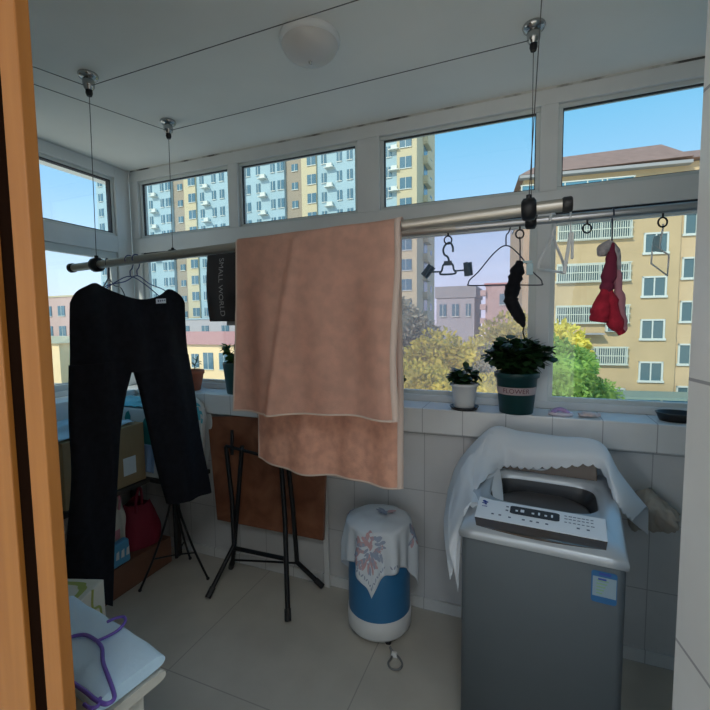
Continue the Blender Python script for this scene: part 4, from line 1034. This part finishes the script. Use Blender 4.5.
for u in (-8.6, -7.2, -5.8, -4.4, -3.5, -3.2, -1.6): q.box(u, u+.07, -.14, -.10, 9.15, 10.98)
q.box(-8.65, -1.5, -.14, -.10, 10.92, 11.0).box(-8.65, -1.5, -.14, -.10, 10.2, 10.26); q.done('glazing_bars', M['extframe'], gb)
def ext_window(name, u0, u1, z0, z1, d=0., split=1, parent=None):
    q = OB(); f = .11
    q.box(u0, u1, d-.10, d, z1-f, z1).box(u0-.06, u1+.06, d-.14, d, z0-.04, z0+f).box(u0, u0+f, d-.10, d, z0, z1).box(u1-f, u1, d-.10, d, z0, z1)
    for k in range(1, split+1): uu = u0+(u1-u0)*k/(split+1); q.box(uu-.04, uu+.04, d-.08, d, z0, z1)
    w = q.done(name, M['extframe'], parent)
    OB().box(u0+f, u1-f, d-.03, d-.01, z0+f, z1-f).done('pane', M['extglass'], w); return w
proto = None
for k in range(5):
    zo = k*2.87
    w = ext_window('window', -.85, .60, 7.15-1.42-zo+.07, 7.20-zo, 0, 1, t)
    w = ext_window('window', 1.55, 3.0, 6.95-zo, 8.40-zo, .35, 1, t)
    w = ext_window('window', 5.0, 6.6, 6.95-zo, 8.40-zo, .35, 1, t)
    w = ext_window('balcony_window', -6.15, -1.60, 6.95-zo, 8.20-zo, 0, 4, t)
    if k < 4:
        q = OB()
        for j in range(34): q.box(-6.15+j*.136, -6.15+j*.136+.045, -.32, -.28, 6.95-zo, 8.22-zo)
        for zz_ in (6.98, 7.58, 8.18): q.box(-6.2, -1.55, -.34, -.28, zz_-zo-.03, zz_-zo+.03)
        for u in (-6.15, -3.9, -1.62): q.box(u-.03, u+.05, -.32, 0, 6.95-zo, 7.02-zo)
        q.done('grille', M['grille'], w)
q = OB().box(-3.0, -2.35, -.45, -.02, .62, 1.12); ac = q.done('air_conditioner', M['extframe'], t, bev=.03)
OB().box(-2.92, -2.55, -.47, -.45, .68, 1.06).done('fan_grille', M['extglass'], ac)
q = OB().box(-5.6, -3.2, -.9, 0, .45, .55); q.done('awning', M['roofsoffit'], t)
# low shed along its foot
t = thing('bike_shed', 'long low glazed shed at the foot of the ochre block', 'shed', (8, 30, GZ), 0)
q = OB().box(-9, 14, -4.2, -1.6, -3.35, -3.2); q.done('shed_roof', M['shedroof'], t)
q = OB().box(-9, 14, -4.0, -3.95, -5.2, -3.35); q.done('glazing', M['blueglass'], t)
q = OB()
for j in range(12): q.box(-9+j*2., -8.9+j*2., -4.1, -3.95, GZ, -3.3)
q.done('posts', M['extframe'], t)

# ---- pale residential towers
class TB(MB):
    def done(s, *a, **k): return s.build(*a, **k)
TY = 60.
def tower_window(mb, x0, x1, z0, z1, y=TY):
    mb.cur = 0; mb.box(x0, x1, y-.10, y+.02, z0, z1)
    mb.cur = 1; f = .10; xm = (x0+x1)/2
    mb.box(x0-.04, x1+.04, y-.16, y-.08, z0-.06, z0+.04).box(xm-.03, xm+.03, y-.13, y-.10, z0, z1)
    mb.cur = 0
shared = {}
def put_window(w, h, x, z, y, parent):
    key = (w, h)
    if key not in shared:
        mb = MB(); tower_window(mb, x-w/2, x+w/2, z-h/2, z+h/2, y)
        o = mb.build('window', [M['tower_glass'], M['extframe']], parent); shared[key] = (o, Vector((x, y, z))); return
    src, p0 = shared[key]; c = src.copy(); col.objects.link(c); c.parent = parent
    pl = Vector(parent.location); base = world_of(src.parent).translation
    # the source mesh sits at p0 relative to its own tower
    c.location = Vector((x, y, z))-pl-(p0-base)
def tower(label, xl, segs, cols, acs, z_top, rows, depth=14, y=TY):
    t = thing('residential_tower', label, 'building', (xl, y, GZ), 0, 'pale residential towers across the courtyard')
    for (a, b, m, dy) in segs:
        MB().box(a, b, y-dy, y+depth, GZ, z_top).build('facade', m, t)
    for z in rows:
        for (x, w, h, dz, dy) in cols: put_window(w, h, x, z+dz, y-dy, t)
    for (x, dz) in acs:
        for z in rows[4::1]:
            MB().box(x-.75, x+.75, y-.9, y, z+dz-.62, z+dz-.5).box(x-.45, x+.45, y-.6, y-.15, z+dz-.5, z+dz+.1).build('air_conditioner_ledge', M['extframe'], t)
    return t
rows = [20.7-2.85*6+2.85*k for k in range(11)]
unit = lambda o: [(o-10.9, o-1.8, M['tower_white'], 0), (o-1.8, o+1.5, M['tower_beige'], -.5), (o+1.5, o+4.1, M['tower_cream'], .3), (o+4.1, o+12.6, M['tower_white'], 0)]
ucols = lambda o: [(o-8.9, 1.3, 1.5, 0, 0), (o-6.7, .75, 1.5, 0, 0), (o-3.9, .75, 1.5, 0, 0), (o-2.4, 1.2, 1.5, 0, 0), (o-.1, 1.1, 1.1, -.35, -.5), (o+3.3, 1.5, 1.5, 0, .3), (o+5.3, .8, 1.5, 0, 0), (o+7.9, .8, 1.5, 0, 0), (o+9.6, .9, 1.5, 0, 0)]
tower('pale blue residential tower with beige strip, seen through the second upper pane', -34.5, unit(-34.5), ucols(-34.5), [(-40.1, -1.0), (-28.1, -1.0)], 38, rows)
tower('pale blue residential tower with beige strip, farthest left in the corner panes', -58.2, unit(-58.2)[:], ucols(-58.2), [(-63.8, -1.0), (-51.8, -1.0)], 38, rows)
q = tower('narrow pale tower end standing leftmost in the side window', -75., [(-79.2, -69.2, M['tower_white'], 0)], [(-78., 1.2, 1.5, 0, 0), (-76., .75, 1.5, 0, 0), (-73., 1.2, 1.5, 0, 0)], [], 38, rows)
t = tower('cream residential tower with a balcony column, left of the open sky', -17., [(-21.8, -17.5, M['tower_white'], 0), (-17.5, -14.6, M['tower_cream'], .4)],
      [(-18.9, 1., 1.5, -.6, 0), (-16.2, 1.7, 1.6, .3, .4)], [(-17.9, .0)], 38, rows, depth=12)
for z in rows:
    b_ = MB().box(-14.6, -13.9, TY+3.5, TY+6.5, z-1.4, z-.5).box(-14.6, -13.9, TY+3.5, TY+6.5, z+1.2, z+1.4).build('balcony', M['tower_cream'], t)
    MB().box(-14.62, -14.55, TY+3.8, TY+6.2, z-.5, z+1.2).build('balcony_window', M['tower_glass'], b_)
    MB().box(-14.65, -14.57, TY+8.5, TY+9.8, z-.6, z+.8).build('side_window', M['tower_glass'], t)

# ---- low buildings
def house(name, label, x0, x1, y0, y1, zt, wm_, roofm, rise, wins, group=None, over=.5):
    t = thing(name, label, 'building', ((x0+x1)/2, (y0+y1)/2, GZ), 0, group)
    MB().box(x0, x1, y0, y1, GZ, zt).build('wall', wm_, t)
    o = over; xm0, xm1 = x0+(y1-y0)*.3, x1-(y1-y0)*.3
    if rise > 0:
        ym = (y0+y1)/2
        MB().add([(x0-o, y0-o, zt), (x1+o, y0-o, zt), (x1+o, y1+o, zt), (x0-o, y1+o, zt), (xm0, ym, zt+rise), (xm1, ym, zt+rise)], [(0, 1, 5, 4), (1, 2, 5), (2, 3, 4, 5), (3, 0, 4), (0, 3, 2, 1)]).build('roof', roofm, t)
    else:
        MB().box(x0-.15, x1+.15, y0-.15, y1+.1, zt, zt-rise).build('roof', roofm, t)
    for (x, z, w, h) in wins:
        mb = MB(); tower_window(mb, x-w/2, x+w/2, z-h/2, z+h/2, y0); mb.build('window', [M['tower_glass'], M['extframe']], t)
    return t
house('low_building', 'grey low building with dark roof band beyond the trees', -8.9, -5.0, 45, 52, 3.9, M['greywall'], M['roofsoffit'], -1.2, [(-8.2, 2.6, .7, 1.3), (-6.9, 2.6, .7, 1.3), (-5.6, 2.6, .5, 1.3)])
t = house('low_building', 'pinkish low building with small balconies beside the ochre block', -3.9, -.2, 45, 52, 5.0, M['pinkwall'], M['pinkroof'], -.25, [(-1.9, 3.6, 1.3, 1.1), (-1.9, .6, 1.3, 1.1)])
for z in (1.2, 2.6, 4.0): MB().box(-4.4, -3.85, 44.6, 46, z, z+.55).build('balcony', M['pinkwall'], t)
house('low_house', 'sunlit cream house with a faded red roof behind the trousers', -49, -30, 44, 52, -1.2, M['warmwall'], M['pinkroof'], 1.6, [(-44.5, -3.4, 1.2, 1.8), (-41.0, -3.4, 1.2, 1.8), (-38.8, -3.4, 1.6, 2.2), (-36.2, -3.4, 1.6, 2.2), (-33, -3.4, 1.2, 1.8)])
house('low_building', 'long grey low building in front of the pale towers', -60, -30, 54, 57, 2.2, M['greywall'], M['tower_white'], -.2, [(-56+4*k, .6, 1.4, 1.2) for k in range(7)])
house('low_building', 'pinkish beige building seen past the door frame through the side window', -82, -62, 45, 53, 6.0, M['pinkwall'], M['tower_cream'], -.25,
      [(x, z, 1.6, 1.6) for x in (-72.0, -68.8, -65.5) for z in (3.8, .6)])
house('low_house', 'cream sunlit shed with yellow roof below the side window', -88, -56, 36, 43, -.8, M['warmwall'], M['tower_cream'], .8, [(-70, -3, 2, 1.5), (-64, -3, 2, 1.5)])

# ---- trees
def crown_mesh(seed, nleaf, size, m, spread):
    rnd = random.Random(seed); mb = MB(); blobs = []
    for k in range(9):
        a = rnd.uniform(0, 2*PI); q = rnd.random()**.6
        blobs.append((Vector((math.cos(a)*q*spread*.62, math.sin(a)*q*spread*.62, rnd.uniform(-.9, .55)*spread*.7)), spread*rnd.uniform(.38, .6)))
    for c_, r in blobs:
        mb.ball(c_, r*.80, 7)
        for j in range(nleaf//9):
            d = Vector((rnd.gauss(0, 1), rnd.gauss(0, 1), rnd.gauss(0, 1))).normalized(); p = c_+d*r*rnd.uniform(.78, 1.08)
            mb.leaf(p, d+Vector((rnd.gauss(0, .6), rnd.gauss(0, .6), rnd.gauss(0, .6)-.2)), Vector((rnd.gauss(0, 1), rnd.gauss(0, 1), 1)), size*rnd.uniform(.7, 1.3), size*.55)
    return mb
protos = {}
def tree(kind, label, x, y, ztop, s):
    name = 'tree'; t = thing('tree', label, 'tree', (x, y, GZ), 0, 'trees in the courtyard')
    zc_ = ztop-1.18*s
    MB().tube(cr([(x, y, GZ), (x+.1, y, GZ+(zc_-GZ)*.5), (x, y+.1, zc_)], 4), [.20, .19, .18, .17, .16, .15, .14, .12, .10], 10).build('trunk', M['bark'], t)
    if kind not in protos:
        m = {'a': 'tree_a', 'b': 'tree_b', 'c': 'tree_c'}[kind]
        mb = crown_mesh({'a': 2, 'b': 5, 'c': 9}[kind], 9000, .105, M[m], 1.); 
        me_o = mb.build('crown', M[m], None, origin=(0, 0, 0)); protos[kind] = me_o.data; bpy.data.objects.remove(me_o)
    o = bpy.data.objects.new('crown', protos[kind]); col.objects.link(o); o.parent = t
    o.location = (0, 0, zc_-GZ); o.scale = (s, s, s*1.05); o.rotation_euler = (0, 0, x*1.7+y)
for kind, label, x, y, zt, s in (
    ('b', 'bright green tree in front of the ochre block, right of the mullion', .78, 12.2, 1.25, 1.15),
    ('b', 'low bright green tree under the barred windows, at the sill line', 1.55, 12.8, .15, .8),
    ('a', 'yellow green tree behind the white potted plant', -2.7, 17.5, 1.95, 2.0),
    ('a', 'yellow green tree rising behind the big green pot', .15, 19.5, 2.75, 2.3),
    ('c', 'dull grey green tree by the right edge of the towel', -6.6, 22, 3.9, 2.3),
    ('a', 'yellowish tree nearest the window above the white pot', -1.5, 12.5, .55, 1.4),
    ('a', 'yellowish low tree between the towel and the white pot', -3.4, 14, .8, 1.5),
    ('c', 'dull tree behind the two pots, half covered by yellower crowns', -.9, 16.5, 1.2, 1.5),
    ('a', 'yellow green tree just left of the window mullion', .02, 15.5, 1.35, 1.1),
    ('b', 'dark bush in front of the low glazed shed', 6.2, 24, -3.0, 1.2)):
    tree(kind, label, x, y, zt, s)

# ================================================================== LIGHT
w = bpy.data.worlds.new('world'); sc.world = w; w.use_nodes = True; nt = w.node_tree
bg = nt.nodes['Background']; tc = nt.nodes.new('ShaderNodeTexCoord'); sx = nt.nodes.new('ShaderNodeSeparateXYZ'); nt.links.new(tc.outputs['Generated'], sx.inputs[0])
rp = nt.nodes.new('ShaderNodeValToRGB'); el_ = rp.color_ramp.elements
el_[0].position = 0.; el_[0].color = (1.15, 1.10, 1.0, 1); el_[1].position = 1.; el_[1].color = (.10, .30, .62, 1)   # sunlit land below the horizon
for p, c in ((.485, (1.15, 1.10, 1.0, 1)), (.502, (.74, .76, .90, 1)), (.55, (.62, .76, .94, 1)), (.63, (.33, .58, .84, 1)), (.71, (.16, .47, .74, 1))):
    ee = el_.new(p); ee.color = c
mr = nt.nodes.new('ShaderNodeMapRange'); mr.inputs['From Min'].default_value = -1; nt.links.new(sx.outputs['Z'], mr.inputs['Value'])
nt.links.new(mr.outputs[0], rp.inputs['Fac']); nt.links.new(rp.outputs['Color'], bg.inputs['Color']); bg.inputs['Strength'].default_value = 1.0
su = bpy.data.lights.new('sun', 'SUN'); su.energy = 2.3; su.angle = math.radians(1.0); su.color = (1.0, .90, .74)
so = bpy.data.objects.new('sun', su); col.objects.link(so); so.rotation_euler = Vector((.30, .80, -.56)).to_track_quat('-Z', 'Y').to_euler()

sc.view_settings.view_transform = 'Standard'; sc.view_settings.look = 'None'; sc.view_settings.gamma = 1; sc.view_settings.use_curve_mapping = False
# added fill light behind the camera, brightens the dim interior
la = bpy.data.lights.new('room_fill', 'AREA'); la.shape = 'DISK'; la.size = .6; la.energy = 30; la.color = (.88, .95, 1.0)
lo = bpy.data.objects.new('room_fill', la); col.objects.link(lo); lo.location = (-2.1, -2.3, 2.5)
lb = bpy.data.lights.new('doorway_fill', 'AREA'); lb.shape = 'DISK'; lb.size = .45; lb.energy = 8; lb.color = (.90, .96, 1.0)  # second added fill light, lifts the quilt and the door wood
lbo = bpy.data.objects.new('doorway_fill', lb); col.objects.link(lbo); lbo.location = (.2, -.5, 2.53)
sc.view_settings.exposure = .45
